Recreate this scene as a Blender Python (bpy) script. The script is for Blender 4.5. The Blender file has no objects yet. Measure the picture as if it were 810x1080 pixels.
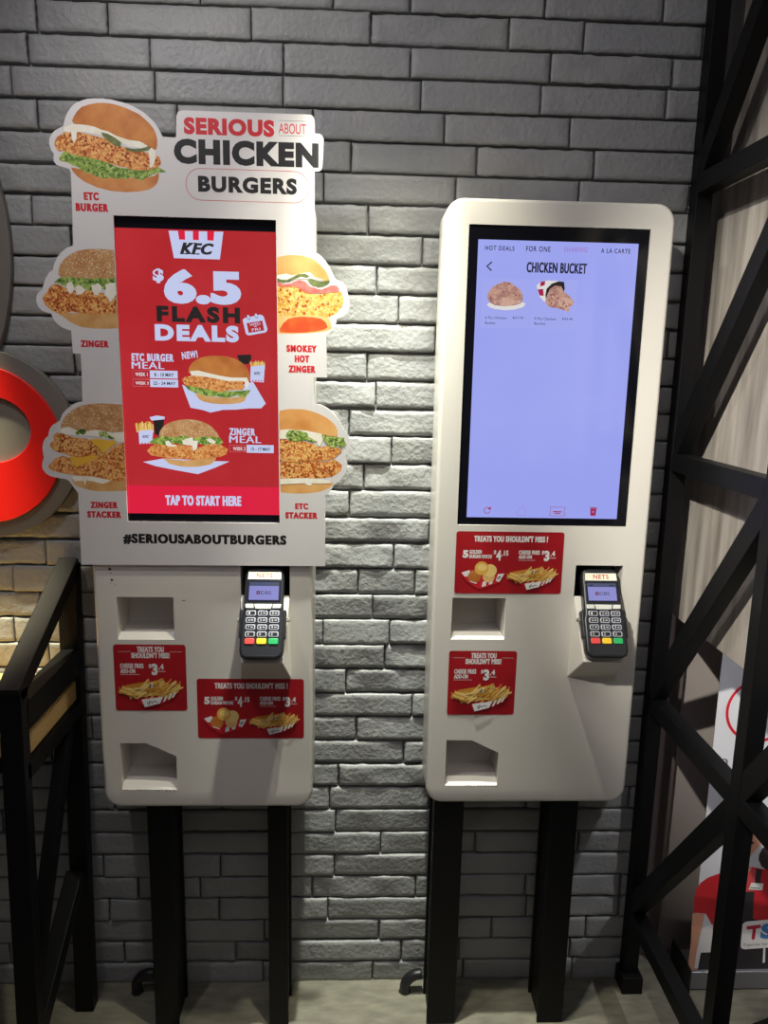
import bpy, bmesh, math, random
from mathutils import Matrix, Vector
random.seed(7)
S = bpy.context.scene
COL = S.collection

# ------------------------------------------------------------------ camera, world, lights, exposure
cam_d = bpy.data.cameras.new('camera'); cam = bpy.data.objects.new('camera', cam_d); COL.objects.link(cam)
cam_d.sensor_fit = 'VERTICAL'; cam_d.sensor_height = 36.0; cam_d.lens = 793.64/1080*36
pitch, yaw, roll = 0.1888, 0.0421, 0.0213
fw = Vector((math.sin(yaw)*math.cos(pitch), math.cos(yaw)*math.cos(pitch), -math.sin(pitch)))
r0 = Vector((math.cos(yaw), -math.sin(yaw), 0)); u0 = r0.cross(fw)
rt = math.cos(roll)*r0 + math.sin(roll)*u0; up = -math.sin(roll)*r0 + math.cos(roll)*u0
M = Matrix((rt, up, -fw)).transposed().to_4x4(); M.translation = (-0.0412, -1.8082, 1.6708)
cam.matrix_world = M
cam_d.clip_start = 0.02
S.camera = cam
S.view_settings.view_transform = 'Standard'; S.view_settings.look = 'None'
S.view_settings.exposure = 0.0; S.view_settings.gamma = 1.0; S.view_settings.use_curve_mapping = False

W = bpy.data.worlds.new('world'); S.world = W; W.use_nodes = True
W.node_tree.nodes['Background'].inputs[0].default_value = (0.62, 0.56, 0.66, 1)
W.node_tree.nodes['Background'].inputs[1].default_value = 0.085

def spot(name, loc, target, energy, angle, blend, col, size=0.03):
    d = bpy.data.lights.new(name, 'SPOT'); o = bpy.data.objects.new(name, d); COL.objects.link(o)
    o.location = loc; d.energy = energy; d.spot_size = math.radians(angle); d.spot_blend = blend
    d.color = col; d.shadow_soft_size = size
    o.rotation_euler = (Vector(target)-Vector(loc)).to_track_quat('-Z', 'Y').to_euler()
    return o
def area(name, loc, target, energy, sx, sy, col):
    d = bpy.data.lights.new(name, 'AREA'); o = bpy.data.objects.new(name, d); COL.objects.link(o)
    o.location = loc; d.shape = 'RECTANGLE'; d.size = sx; d.size_y = sy; d.energy = energy; d.color = col
    o.rotation_euler = (Vector(target)-Vector(loc)).to_track_quat('-Z', 'Y').to_euler()
    return o
# ceiling downlights along the brick wall, added fill spots, and the softer light of the dining room behind the camera
spot('downlight_wall', (0.0, -0.27, 2.75), (0.0, -0.08, 0.60), 300, 30, 0.8, (0.97, 1.0, 0.90), 0.02)
spot('downlight_centre', (0.02, -0.50, 2.65), (0.02, -0.05, 0.90), 66, 62, 0.95, (1.0, 0.98, 0.80))
spot('downlight_left', (-1.08, -0.25, 2.70), (-1.03, -0.07, 0.70), 470, 28, 0.8, (1.0, 0.93, 0.62))
spot('fill_spot_front', (-0.70, -0.78, 2.75), (0.20, -0.02, 1.25), 29, 120, 1.0, (0.98, 0.95, 0.95))  # broad fill spot added to brighten the kiosk fronts and board
spot('downlight_panel', (-0.70, -1.90, 2.90), (0.90, -0.66, 1.64), 450, 39, 0.7, (1.0, 0.97, 0.88))
spot('fill_spot_alcove', (1.50, -1.00, 2.75), (1.05, 0.0, 0.60), 80, 70, 0.8, (0.97, 0.96, 1.0))  # unseen lamp added to brighten the alcove wall, banner and floor
area('room_light', (0.2, -2.3, 3.5), (0.1, 0, 1.0), 8, 1.4, 1.0, (0.93, 0.90, 1.0))

# ------------------------------------------------------------------ materials
def lin(c):
    return tuple(((v/255)/12.92 if v/255 <= 0.04045 else ((v/255+0.055)/1.055)**2.4) for v in c) + (1.0,)
MATS = {}
def mat(name, c, rough=0.5, metal=0.0, c2=None, scale=20.0, bump=0.0, bscale=60.0, emit=0.0, stretch=(1,1,1), spec=0.5, lo=0.35, hi=0.65, detail=4.0, bdist=0.004):
    if name in MATS: return MATS[name]
    m = bpy.data.materials.new(name); m.use_nodes = True; nt = m.node_tree; b = nt.nodes['Principled BSDF']
    b.inputs['Roughness'].default_value = rough; b.inputs['Metallic'].default_value = metal
    b.inputs['Specular IOR Level'].default_value = spec
    b.inputs['Base Color'].default_value = lin(c)
    if emit:
        b.inputs['Emission Color'].default_value = lin(c); b.inputs['Emission Strength'].default_value = emit
        b.inputs['Base Color'].default_value = (0.01, 0.01, 0.01, 1)
    if c2 or bump:
        tc = nt.nodes.new('ShaderNodeTexCoord'); mp = nt.nodes.new('ShaderNodeMapping')
        mp.inputs['Scale'].default_value = stretch
        nt.links.new(tc.outputs['Object'], mp.inputs['Vector'])
    if c2:
        n = nt.nodes.new('ShaderNodeTexNoise'); n.inputs['Scale'].default_value = scale; n.inputs['Detail'].default_value = detail
        rp = nt.nodes.new('ShaderNodeValToRGB'); e = rp.color_ramp.elements
        e[0].position = lo; e[0].color = lin(c); e[1].position = hi; e[1].color = lin(c2)
        nt.links.new(mp.outputs[0], n.inputs['Vector']); nt.links.new(n.outputs['Fac'], rp.inputs[0])
        nt.links.new(rp.outputs[0], b.inputs['Emission Color' if emit else 'Base Color'])
    if bump:
        n2 = nt.nodes.new('ShaderNodeTexNoise'); n2.inputs['Scale'].default_value = bscale; n2.inputs['Detail'].default_value = 6
        bp = nt.nodes.new('ShaderNodeBump'); bp.inputs['Strength'].default_value = bump; bp.inputs['Distance'].default_value = bdist
        nt.links.new(mp.outputs[0], n2.inputs['Vector']); nt.links.new(n2.outputs['Fac'], bp.inputs['Height'])
        nt.links.new(bp.outputs[0], b.inputs['Normal'])
    MATS[name] = m
    return m
BRICK = mat('grey_brick_paint', (143,144,144), 0.5, c2=(154,154,151), scale=6, bump=0.5, bscale=80, spec=0.45, bdist=0.006)
MORTAR = mat('dark_mortar', (26,26,26), 0.9)
CONCRETE = mat('concrete_floor', (104,101,88), 0.6, c2=(134,130,112), scale=14, stretch=(1,3.2,1), bump=0.1, bscale=40, lo=0.3, hi=0.7, detail=8)
LAMINATE = mat('grey_wood_laminate', (124,116,108), 0.5, c2=(186,178,168), scale=11, stretch=(3,3,0.30), lo=0.28, hi=0.72, detail=9)
DADO = mat('grey_wall_paint', (150,140,136), 0.6, c2=(160,150,145), scale=4)
WHITE = mat('white_powder_coat', (222,217,207), 0.32)
BLACK = mat('black_painted_steel', (11,11,13), 0.5, spec=0.22, bump=0.06, bscale=90)
BLACKP = mat('black_plastic', (24,25,28), 0.4)
GLASS_BLACK = mat('black_screen_glass', (12,13,20), 0.12)
WOOD = mat('pale_wood', (196,158,98), 0.45, c2=(214,180,122), scale=12, stretch=(1,8,8))

# ------------------------------------------------------------------ helpers
def obj(name, me, parent=None, mats=None):
    o = bpy.data.objects.new(name, me); COL.objects.link(o)
    if parent is not None: o.parent = parent
    if mats is not None:
        me.materials.clear()
        for m in (mats if isinstance(mats, (list, tuple)) else [mats]): me.materials.append(m)
    return o
def thing(name, label, cat, loc=(0,0,0), group=None):
    o = bpy.data.objects.new(name, None); COL.objects.link(o); o.location = loc
    o.empty_display_size = 0.1; o['label'] = label; o['category'] = cat
    if group: o['group'] = group
    return o
def struct(o):
    o['kind'] = 'structure'; return o
def bm_mesh(bm, smooth=False):
    me = bpy.data.meshes.new('mesh'); bm.normal_update(); bm.to_mesh(me); bm.free()
    if smooth:
        for p in me.polygons: p.use_smooth = True
    return me
def add_box(bm, x0, x1, y0, y1, z0, z1, bev=0.0):
    mt = Matrix.Translation(((x0+x1)/2, (y0+y1)/2, (z0+z1)/2)) @ Matrix.Diagonal((x1-x0, y1-y0, z1-z0, 1))
    r = bmesh.ops.create_cube(bm, size=1, matrix=mt)
    if bev:
        es = list({e for v in r['verts'] for e in v.link_edges})
        bmesh.ops.bevel(bm, geom=es, offset=bev, segments=2, affect='EDGES', profile=0.6)
def box_mesh(x0, x1, y0, y1, z0, z1, bev=0.0):
    bm = bmesh.new(); add_box(bm, x0, x1, y0, y1, z0, z1, bev); return bm_mesh(bm)
def bar_mesh(a, b, w, h, side=(1,0,0), bev=0.002):
    """square steel bar from a to b; w along side, h across"""
    a, b = Vector(a), Vector(b); d = (b-a); L = d.length; d.normalize()
    s = Vector(side); s = (s - d*s.dot(d)).normalized(); t = d.cross(s)
    bm = bmesh.new(); add_box(bm, -w/2, w/2, -h/2, h/2, 0, L, bev)
    m = Matrix((s, t, d)).transposed().to_4x4(); m.translation = a
    bm.transform(m); return bm_mesh(bm)
def eval_mesh(o):
    bpy.context.view_layer.update()
    dg = bpy.context.evaluated_depsgraph_get()
    me = bpy.data.meshes.new_from_object(o.evaluated_get(dg))
    return me
def slab_mesh(loops, y_front, y_back, bev=0.0, res=3):
    """2D outline(s) in (x,z); the first is the outside, others are holes; extruded from y_front to y_back"""
    cu = bpy.data.curves.new('c', 'CURVE'); cu.dimensions = '2D'; cu.fill_mode = 'BOTH'
    for lp in loops:
        sp = cu.splines.new('POLY'); sp.points.add(len(lp)-1); sp.use_cyclic_u = True
        for p, q in zip(sp.points, lp): p.co = (q[0], q[1], 0, 1)
    t = abs(y_back-y_front)/2
    cu.extrude = max(t-bev, 1e-5); cu.bevel_depth = bev; cu.bevel_resolution = res; cu.offset = -bev
    o = bpy.data.objects.new('tmp', cu); COL.objects.link(o)
    me = eval_mesh(o); bpy.data.objects.remove(o); bpy.data.curves.remove(cu)
    yc = (y_front+y_back)/2
    for v in me.vertices: v.co = (v.co.x, yc - v.co.z, v.co.y)
    return me
def rrect(x0, x1, z0, z1, r, n=6):
    out = []
    for cx, cz, a0 in ((x1-r, z1-r, 0), (x0+r, z1-r, 90), (x0+r, z0+r, 180), (x1-r, z0+r, 270)):
        for k in range(n+1):
            a = math.radians(a0+90*k/n); out.append((cx+r*math.cos(a), cz+r*math.sin(a)))
    return out
def ellipse(cx, cz, rx, rz, n=48, a0=0, a1=360):
    return [(cx+rx*math.cos(math.radians(a0+(a1-a0)*k/n)), cz+rz*math.sin(math.radians(a0+(a1-a0)*k/n))) for k in range(n if a1-a0 == 360 else n+1)]
TXT = {}
def text_geo(s, weight=0.0, shear=0.0, space=1.0):
    key = (s, weight, shear, space)
    if key in TXT: return TXT[key]
    cu = bpy.data.curves.new('t', 'FONT'); cu.body = s; cu.size = 1; cu.offset = weight; cu.shear = shear
    cu.space_character = space; cu.resolution_u = 4
    o = bpy.data.objects.new('tmp', cu); COL.objects.link(o)
    me = eval_mesh(o); bpy.data.objects.remove(o); bpy.data.curves.remove(cu)
    vs = [(v.co.x, v.co.y) for v in me.vertices]; fs = [tuple(p.vertices) for p in me.polygons]
    bpy.data.meshes.remove(me)
    xs = [v[0] for v in vs]; ys = [v[1] for v in vs]; x0, x1, y0, y1 = min(xs), max(xs), min(ys), max(ys)
    vs = [((x-x0)/(x1-x0), (y-y0)/(y1-y0)) for x, y in vs]
    TXT[key] = (vs, fs); return TXT[key]
def inside(p, poly):
    c = False; j = len(poly)-1
    for i in range(len(poly)):
        a, b = poly[i], poly[j]
        if (a[1] > p[1]) != (b[1] > p[1]) and p[0] < (b[0]-a[0])*(p[1]-a[1])/(b[1]-a[1])+a[0]: c = not c
        j = i
    return c
class Print:
    """flat printing: layered ink shapes and lettering on a plane facing -Y (local x, z)"""
    def __init__(s, y, step=0.00002): s.y = y; s.step = step; s.v = []; s.f = []; s.m = []; s.mats = []; s.layer = 0
    def mi(s, m):
        if m not in s.mats: s.mats.append(m)
        return s.mats.index(m)
    def put(s, vs, fs, m):
        s.layer += 1; y = s.y - s.layer*s.step; b = len(s.v); k = s.mi(m)
        s.v += [(x, y, z) for x, z in vs]
        for f in fs: s.f.append(tuple(b+i for i in f)); s.m.append(k)
    def poly(s, pts, m): s.put(pts, [tuple(range(len(pts)))], m)
    def rect(s, b, m): s.poly([(b[0],b[1]),(b[2],b[1]),(b[2],b[3]),(b[0],b[3])], m)
    def text(s, t, b, m, weight=0.0, shear=0.0, rot=0.0, space=1.0, thick=0.0):
        if thick:
            for d in (-thick/2, thick/2): s.text(t, (b[0]+thick/2+d, b[1], b[2]-thick/2+d, b[3]), m, weight, shear, rot, space)
            return
        vs, fs = text_geo(t, weight, shear, space); cx, cz = (b[0]+b[2])/2, (b[1]+b[3])/2; w, h = b[2]-b[0], b[3]-b[1]
        c, n = math.cos(rot), math.sin(rot); out = []
        for u, v in vs:
            x, z = (u-.5)*w, (v-.5)*h; out.append((cx+c*x-n*z, cz+n*x+c*z))
        s.put(out, fs, m)
    def ring(s, b, m, wd, r):
        a = rrect(b[0], b[2], b[1], b[3], r); i = rrect(b[0]+wd, b[2]-wd, b[1]+wd, b[3]-wd, max(r-wd, 1e-4)); n = len(a)
        s.put(a+i, [(k, (k+1) % n, n+(k+1) % n, n+k) for k in range(n)], m)
    def line(s, pts, m, wd):
        vs = []; fs = []
        for i in range(len(pts)-1):
            (x0, z0), (x1, z1) = pts[i], pts[i+1]; L = math.hypot(x1-x0, z1-z0) or 1; nx, nz = -(z1-z0)/L*wd/2, (x1-x0)/L*wd/2
            b = len(vs); vs += [(x0+nx, z0+nz), (x1+nx, z1+nz), (x1-nx, z1-nz), (x0-nx, z0-nz)]; fs.append((b, b+1, b+2, b+3))
        s.put(vs, fs, m)
    def specks(s, poly, ms, n, size, aspect=1.0, rnd=None, lim=None):
        """little irregular crumbs / seeds / leaf folds printed inside a shape"""
        rnd = rnd or random; xs = [p[0] for p in poly]; zs = [p[1] for p in poly]; groups = {}
        for _ in range(n):
            for _t in range(30):
                p = (rnd.uniform(min(xs), max(xs)), rnd.uniform(min(zs), max(zs)))
                if inside(p, poly) and (lim is None or lim(p)): break
            else: continue
            a = rnd.uniform(0, 6.28); sz = size*rnd.uniform(.6, 1.35); k = 7; pts = []
            for i in range(k):
                t = 6.283*i/k; rr = sz*rnd.uniform(.75, 1.15); x, z = rr*math.cos(t), rr*math.sin(t)*aspect
                q = (p[0]+x*math.cos(a)-z*math.sin(a), p[1]+x*math.sin(a)+z*math.cos(a))
                pts.append(q)
            if all(inside(q, poly) for q in pts): groups.setdefault(rnd.choice(ms), []).append(pts)
        for m in groups:
            vs = []; fs = []
            for i, pts in enumerate(groups[m]):
                b = len(vs); vs += pts; fs.append(tuple(range(b, b+len(pts))))
            for pts in groups[m]: s.layer += 0; s.poly_same(pts, m)
            s.layer += 2
    def poly_same(s, pts, m):
        s._n = (getattr(s, '_n', 0)+1) % 97
        y = s.y - (s.layer+1)*s.step - s._n*s.step*0.01; b = len(s.v); k = s.mi(m)
        s.v += [(x, y, z) for x, z in pts]; s.f.append(tuple(range(b, b+len(pts)))); s.m.append(k)
    def build(s, name, parent):
        me = bpy.data.meshes.new(name); me.from_pydata(s.v, [], s.f)
        for m in s.mats: me.materials.append(m)
        for p, k in zip(me.polygons, s.m): p.material_index = k
        bm = bmesh.new(); bm.from_mesh(me)
        for f in bm.faces:
            f.normal_update()
            if f.normal.y > 0: f.normal_flip()
        bm.to_mesh(me); bm.free()
        return obj(name, me, parent)
ART = {
 'outline':[(-2424,20435),(-2448,20501),(-2584,20539),(-2703,20575),(-2751,20640),(-2754,20705),(-2736,20771),(-2790,20852),(-2821,20965),(-2808,21063),(-2762,21146),(-2682,21220),(-2523,21299),(-2501,21381),(-2480,21446),(-2422,21560),(-2348,21659),(-2258,21730),(-2171,21771),(-2032,21814),(-1894,21828),(-1723,21831),(-1552,21814),(-1382,21784),(-1212,21738),(-1077,21679),(-942,21609),(-842,21531),(-741,21437),(-675,21349),(-626,21262),(-578,21156),(-317,21158),(-310,21197),(-291,21549),(-273,21612),(-230,21648),(-163,21666),(2346,21670),(2405,21652),(2443,21607),(2456,21540),(2457,21320),(2559,21312),(2609,21282),(2635,21227),(2628,20973),(2613,20685),(2587,20636),(2536,20611),(2459,20608),(2469,19029),(2532,19013),(2606,18964),(2672,18895),(2725,18826),(2779,18746),(2832,18646),(2873,18558),(2916,18505),(2993,18481),(3060,18447),(3113,18392),(3141,18326),(3155,18244),(3183,18155),(3202,18052),(3198,17949),(3167,17857),(3107,17786),(3027,17742),(2934,17709),(2924,17630),(2903,17552),(2868,17486),(2807,17427),(2716,17364),(2739,16490),(2456,16484),(2458,15922),(2503,15926),(2590,15915),(2683,15877),(2789,15809),(2882,15726),(2962,15633),(3043,15515),(3110,15384),(3178,15306),(3232,15200),(3260,15080),(3253,15000),(3222,14932),(3148,14851),(3154,14783),(3187,14703),(3199,14609),(3174,14487),(3121,14383),(3020,14253),(2908,14178),(2855,14074),(2788,13977),(2713,13935),(2714,13943),(2724,12328),(-2651,12303),(-2635,13913),(-2722,14027),(-2812,14170),(-2880,14209),(-3005,14225),(-3115,14246),(-3225,14279),(-3305,14335),(-3356,14414),(-3368,14491),(-3352,14577),(-3317,14677),(-3333,14790),(-3335,14889),(-3304,15017),(-3258,15088),(-3194,15137),(-3181,15216),(-3149,15300),(-3089,15371),(-3003,15420),(-2931,15472),(-2868,15613),(-2794,15697),(-2707,15768),(-2622,15826),(-2537,15860),(-2440,15884),(-2423,16454),(-2422,16875),(-2582,16877),(-2591,17342),(-2698,17372),(-2790,17413),(-2880,17482),(-2942,17569),(-2984,17679),(-3056,17691),(-3161,17728),(-3236,17805),(-3269,17910),(-3264,18002),(-3226,18082),(-3133,18163),(-3101,18255),(-3053,18374),(-2980,18487),(-2896,18546),(-2863,18664),(-2802,18782),(-2716,18892),(-2592,18988),(-2451,19043)],
 'open':[(-1620,19647),(1670,19647),(1715,13291),(-1605,13290)],
 'b1.bun':[(-2314,21348),(-2345,21402),(-2306,21484),(-2232,21589),(-2142,21666),(-2003,21712),(-1830,21747),(-1692,21751),(-1556,21740),(-1420,21712),(-1284,21672),(-1132,21612),(-1013,21558),(-913,21480),(-812,21386),(-746,21301),(-708,21211),(-684,21114),(-687,21015),(-704,20933),(-761,20898),(-846,20945),(-964,21039),(-1241,21063),(-1482,21105),(-1787,21225),(-2058,21314)],
 'b1.base':[(-2418,20535),(-2239,20507),(-2034,20447),(-1758,20389),(-1515,20370),(-1270,20370),(-990,20379),(-778,20418),(-671,20488),(-682,20371),(-713,20287),(-786,20211),(-893,20155),(-1070,20116),(-1352,20094),(-1631,20110),(-1908,20168),(-2148,20261),(-2299,20366),(-2381,20453)],
 'b1.lettuce':[(-2644,20692),(-2587,20776),(-2532,20833),(-2463,20845),(-2327,20800),(-2157,20740),(-1881,20716),(-1676,20640),(-1471,20563),(-1193,20538),(-913,20547),(-667,20587),(-581,20540),(-523,20499),(-670,20494),(-777,20451),(-919,20387),(-1027,20318),(-1131,20358),(-1234,20388),(-1341,20342),(-1445,20365),(-1551,20335),(-1619,20376),(-1725,20340),(-1829,20360),(-1933,20377),(-2000,20421),(-2104,20428),(-2205,20491),(-2272,20539),(-2374,20569),(-2475,20625),(-2613,20644)],
 'b1.chick':[(-2715,20952),(-2701,21018),(-2654,21100),(-2584,21135),(-2512,21186),(-2270,21210),(-1997,21154),(-1724,21097),(-1487,20990),(-1247,20916),(-971,20875),(-764,20816),(-660,20793),(-622,20688),(-638,20615),(-738,20569),(-844,20542),(-985,20512),(-1194,20522),(-1332,20567),(-1470,20580),(-1676,20640),(-1882,20699),(-2157,20740),(-2397,20782),(-2532,20843),(-2636,20824),(-2685,20871)],
 'b1.cream':[(-2520,21218),(-2499,21284),(-2418,21319),(-2332,21338),(-2194,21339),(-2057,21330),(-1920,21309),(-1785,21258),(-1649,21230),(-1480,21147),(-1240,21080),(-1033,21063),(-890,20993),(-870,20951),(-1003,20940),(-1245,20959),(-1381,21026),(-1516,21104),(-1654,21122),(-1893,21173),(-2133,21198),(-2264,21194),(-2278,21063),(-2323,20990),(-2362,21045),(-2374,21190),(-2460,21188)],
 'b1.drip':[(-871,20944),(-794,20946),(-733,20899),(-723,20801),(-751,20684),(-800,20583),(-849,20575),(-851,20714),(-861,20829)],
 'b1.pick':[(-1788,21209),(-1651,21181),(-1516,21114),(-1398,21032),(-1412,20953),(-1523,20963),(-1657,21050),(-1756,21138)],
 'b1.pick2':[(-1322,20946),(-1178,20918),(-1003,20930),(-880,20970),(-810,20972),(-848,20905),(-1006,20868),(-1180,20862),(-1300,20891)],
 'b2.bun':[(-2757,18420),(-2786,18471),(-2776,18550),(-2730,18667),(-2658,18760),(-2574,18826),(-2478,18888),(-2383,18927),(-2275,18955),(-2168,18974),(-1928,18985),(-1636,18972),(-1637,18370),(-1905,18376),(-2120,18358),(-2279,18393),(-2493,18375),(-2653,18384)],
 'b2.lettuce':[(-2885,18300),(-2828,18353),(-2759,18394),(-2651,18410),(-2544,18431),(-2439,18397),(-2278,18406),(-2145,18383),(-2010,18418),(-1850,18404),(-1629,18422),(-1625,18160),(-1807,18182),(-1967,18205),(-2077,18149),(-2184,18160),(-2289,18197),(-2396,18199),(-2528,18238),(-2636,18219),(-2792,18284)],
 'b2.sauce1':[(-2639,18253),(-2604,18307),(-2523,18322),(-2487,18244),(-2492,18165),(-2522,18099),(-2577,18079),(-2626,18149)],
 'b2.sauce2':[(-2455,18206),(-2406,18259),(-2340,18248),(-2288,18210),(-2259,18158),(-2322,18086),(-2389,18076),(-2436,18056),(-2454,18127)],
 'b2.sauce3':[(-2131,18248),(-2071,18275),(-1989,18309),(-1924,18258),(-1914,18193),(-1957,18126),(-2014,18072),(-2081,18070),(-2109,18143)],
 'b2.sauce4':[(-1842,18281),(-1747,18315),(-1634,18323),(-1631,18081),(-1694,18001),(-1760,17928),(-1801,18025),(-1879,18075),(-1834,18182)],
 'b2.chick':[(-3138,17966),(-3100,18046),(-3044,18099),(-2984,18193),(-2900,18265),(-2793,18263),(-2663,18200),(-2479,18153),(-2211,18159),(-1918,18114),(-1628,18095),(-1619,17706),(-1830,17693),(-2100,17687),(-2370,17688),(-2556,17729),(-2747,17679),(-2881,17695),(-2972,17746),(-3036,17797),(-3099,17856)],
 'b2.base':[(-2867,17695),(-2638,17701),(-2370,17694),(-2046,17696),(-1621,17717),(-1610,17413),(-1844,17394),(-2115,17393),(-2250,17404),(-2384,17422),(-2517,17472),(-2621,17528),(-2712,17601),(-2802,17657)],
 'b3.bun':[(-2914,15291),(-2915,15375),(-2882,15459),(-2830,15544),(-2757,15615),(-2671,15686),(-2585,15735),(-2472,15787),(-2360,15817),(-2194,15839),(-2028,15851),(-1609,15831),(-1601,15258),(-1835,15239),(-2058,15236),(-2393,15201),(-2668,15239)],
 'b3.white':[(-2943,15276),(-2871,15319),(-2746,15336),(-2611,15276),(-2446,15251),(-2306,15265),(-2167,15284),(-2001,15265),(-1836,15217),(-1603,15258),(-1600,15018),(-1705,15030),(-1842,15084),(-2064,15117),(-2284,15153),(-2562,15156),(-2783,15161),(-2919,15206)],
 'b3.let1':[(-2628,15211),(-2569,15277),(-2498,15312),(-2416,15291),(-2385,15235),(-2436,15178),(-2519,15185),(-2584,15156)],
 'b3.let2':[(-2128,15229),(-2057,15258),(-1974,15251),(-1916,15182),(-1840,15141),(-1771,15114),(-1842,15084),(-1952,15119),(-2048,15146),(-2092,15108)],
 'b3.ch1':[(-3179,14934),(-3139,15005),(-3067,15043),(-3094,15147),(-3016,15205),(-2878,15199),(-2675,15112),(-2398,15094),(-2181,14994),(-2047,14883),(-2069,14712),(-2306,14736),(-2532,14684),(-2753,14709),(-2889,14769),(-3027,14795),(-3121,14850)],
 'b3.ch2':[(-3246,14479),(-3166,14565),(-3091,14652),(-2906,14718),(-2701,14644),(-2420,14677),(-2081,14760),(-1967,14813),(-1792,14958),(-1596,15032),(-1597,14174),(-1884,14184),(-2106,14238),(-2329,14278),(-2553,14283),(-2776,14309),(-2942,14335),(-3108,14372),(-3203,14416)],
 'b3.cz1':[(-2316,15076),(-2176,15098),(-2065,15080),(-1899,15063),(-1766,15049),(-1756,15015),(-1907,14899),(-2047,14777)],
 'b3.cz2':[(-2777,14691),(-2641,14722),(-2472,14748),(-2249,14751),(-2104,14737),(-2196,14690),(-2311,14622),(-2483,14548),(-2655,14468)],
 'b3.base':[(-2754,14194),(-2709,14258),(-2554,14275),(-2277,14207),(-1994,14240),(-1596,14183),(-1591,13972),(-1894,13956),(-2233,13953),(-2373,13975),(-2484,14002),(-2608,14043),(-2704,14091)],
 'b3.cream':[(-2750,14263),(-2553,14289),(-2328,14293),(-2105,14261),(-1930,14276),(-1883,14213),(-1998,14148),(-2112,14117),(-2279,14164),(-2446,14190),(-2480,14074),(-2503,14175),(-2615,14173),(-2705,14166)],
 'b4.bun':[(1689,18915),(1792,18943),(1923,18964),(2054,18970),(2185,18963),(2290,18943),(2396,18913),(2501,18858),(2580,18792),(2660,18712),(2713,18643),(2754,18567),(2773,18491),(2688,18464),(2502,18535),(2317,18607),(2106,18576),(1869,18532),(1692,18515)],
 'b4.cream':[(1692,18561),(1790,18581),(1882,18596),(1974,18568),(2080,18571),(2238,18618),(2370,18634),(2423,18584),(2502,18523),(2688,18489),(2317,18505),(2106,18500),(1868,18469),(1692,18484)],
 'b4.pick1':[(1692,18502),(1789,18467),(1895,18469),(2001,18528),(2133,18590),(2264,18606),(2357,18562),(2317,18518),(2185,18540),(2053,18494),(1948,18440),(1815,18411),(1692,18426)],
 'b4.pick2':[(2317,18493),(2397,18507),(2503,18472),(2635,18457),(2767,18491),(2789,18461),(2741,18401),(2636,18355),(2530,18345),(2424,18380),(2357,18425)],
 'b4.bacon':[(1692,18434),(1815,18378),(1974,18400),(2053,18448),(2146,18475),(2265,18448),(2371,18353),(2503,18311),(2609,18295),(2715,18336),(2808,18385),(2927,18380),(2986,18312),(2976,18253),(2822,18241),(2663,18220),(2451,18214),(2291,18218),(2185,18292),(2027,18358),(1842,18320),(1691,18349)],
 'b4.chick':[(1691,18349),(1974,18349),(2212,18311),(2318,18219),(2557,18191),(2769,18240),(3008,18272),(3049,18203),(3076,18114),(3069,18023),(3038,17953),(2932,17826),(2746,17717),(2586,17753),(2345,17773),(2026,17740),(1696,17750)],
 'b4.base':[(1696,17745),(1972,17764),(2345,17791),(2612,17746),(2773,17705),(2814,17615),(2833,17511),(2748,17457),(2560,17421),(2373,17401),(1972,17376),(1704,17376)],
 'b4.basein':[(1737,17473),(1812,17592),(1919,17685),(2052,17722),(2239,17737),(2426,17731),(2613,17701),(2707,17625),(2747,17530),(2667,17476),(2507,17441),(2239,17409),(1972,17397),(1744,17403)],
 'b5.bun':[(1724,15762),(1840,15785),(1945,15803),(2103,15806),(2261,15799),(2393,15770),(2525,15730),(2644,15680),(2737,15629),(2830,15564),(2897,15500),(2945,15434),(2972,15363),(2978,15289),(2966,15222),(2793,15246),(2580,15282),(2315,15317),(2050,15347),(1727,15333)],
 'b5.white':[(1728,15352),(1944,15371),(2315,15343),(2633,15283),(2660,15203),(2647,15123),(2608,15029),(2568,15002),(2528,15121),(2368,15172),(1727,15161)],
 'b5.let1':[(1859,15211),(1878,15296),(1931,15345),(2050,15365),(2182,15333),(2315,15298),(2347,15211),(2448,15160),(2506,15121),(2435,15093),(2315,15131),(2235,15143),(2142,15109),(2050,15113),(1957,15117),(1912,15164)],
 'b5.let2':[(2628,15261),(2713,15250),(2846,15228),(2979,15214),(3125,15211),(3113,15158),(3173,15057),(3088,15019),(3048,14975),(2967,15054),(2914,14989),(2848,14988),(2767,15040),(2700,15124)],
 'b5.ch1':[(1727,15182),(1891,15142),(2182,15129),(2421,15071),(2581,14989),(2794,15040),(2954,14995),(3067,14949),(3057,14889),(2983,14821),(2903,14752),(2663,14689),(2396,14704),(2049,14658),(1729,14666)],
 'b5.ch2':[(1729,14653),(2049,14663),(2396,14704),(2690,14668),(2903,14731),(2997,14687),(3079,14607),(3053,14485),(2960,14402),(2853,14346),(2585,14309),(2316,14297),(1995,14292),(1733,14288)],
 'b5.cream':[(1733,14288),(2049,14301),(2316,14311),(2585,14301),(2800,14258),(2854,14210),(2585,14192),(2429,14198),(2411,14154),(2357,14143),(2295,14161),(2276,14196),(1738,14166)],
 'b5.base':[(1738,14188),(2290,14188),(2585,14206),(2854,14232),(2894,14197),(2828,14122),(2747,14072),(2640,14029),(2532,14000),(2344,13976),(2182,13965),(1887,13972),(1742,13989)],
 't.serious':[-151,21223,1651,21544],
 't.about':[1735,21298,2283,21487],
 't.chicken':[-362,20667,2539,21143],
 't.burgers':[105,20145,2101,20456],
 't.pill':[-141,19983,2341,20596],
 't.etc':[-2190,19920,-1892,20074],
 't.burger':[-2366,19705,-1706,19863],
 't.zinger':[-2417,17009,-1826,17152],
 't.zinger2':[-2390,13577,-1795,13723],
 't.stacker':[-2466,13366,-1728,13513],
 't.smokey':[1877,17003,2522,17150],
 't.hot':[2051,16791,2361,16940],
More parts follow.
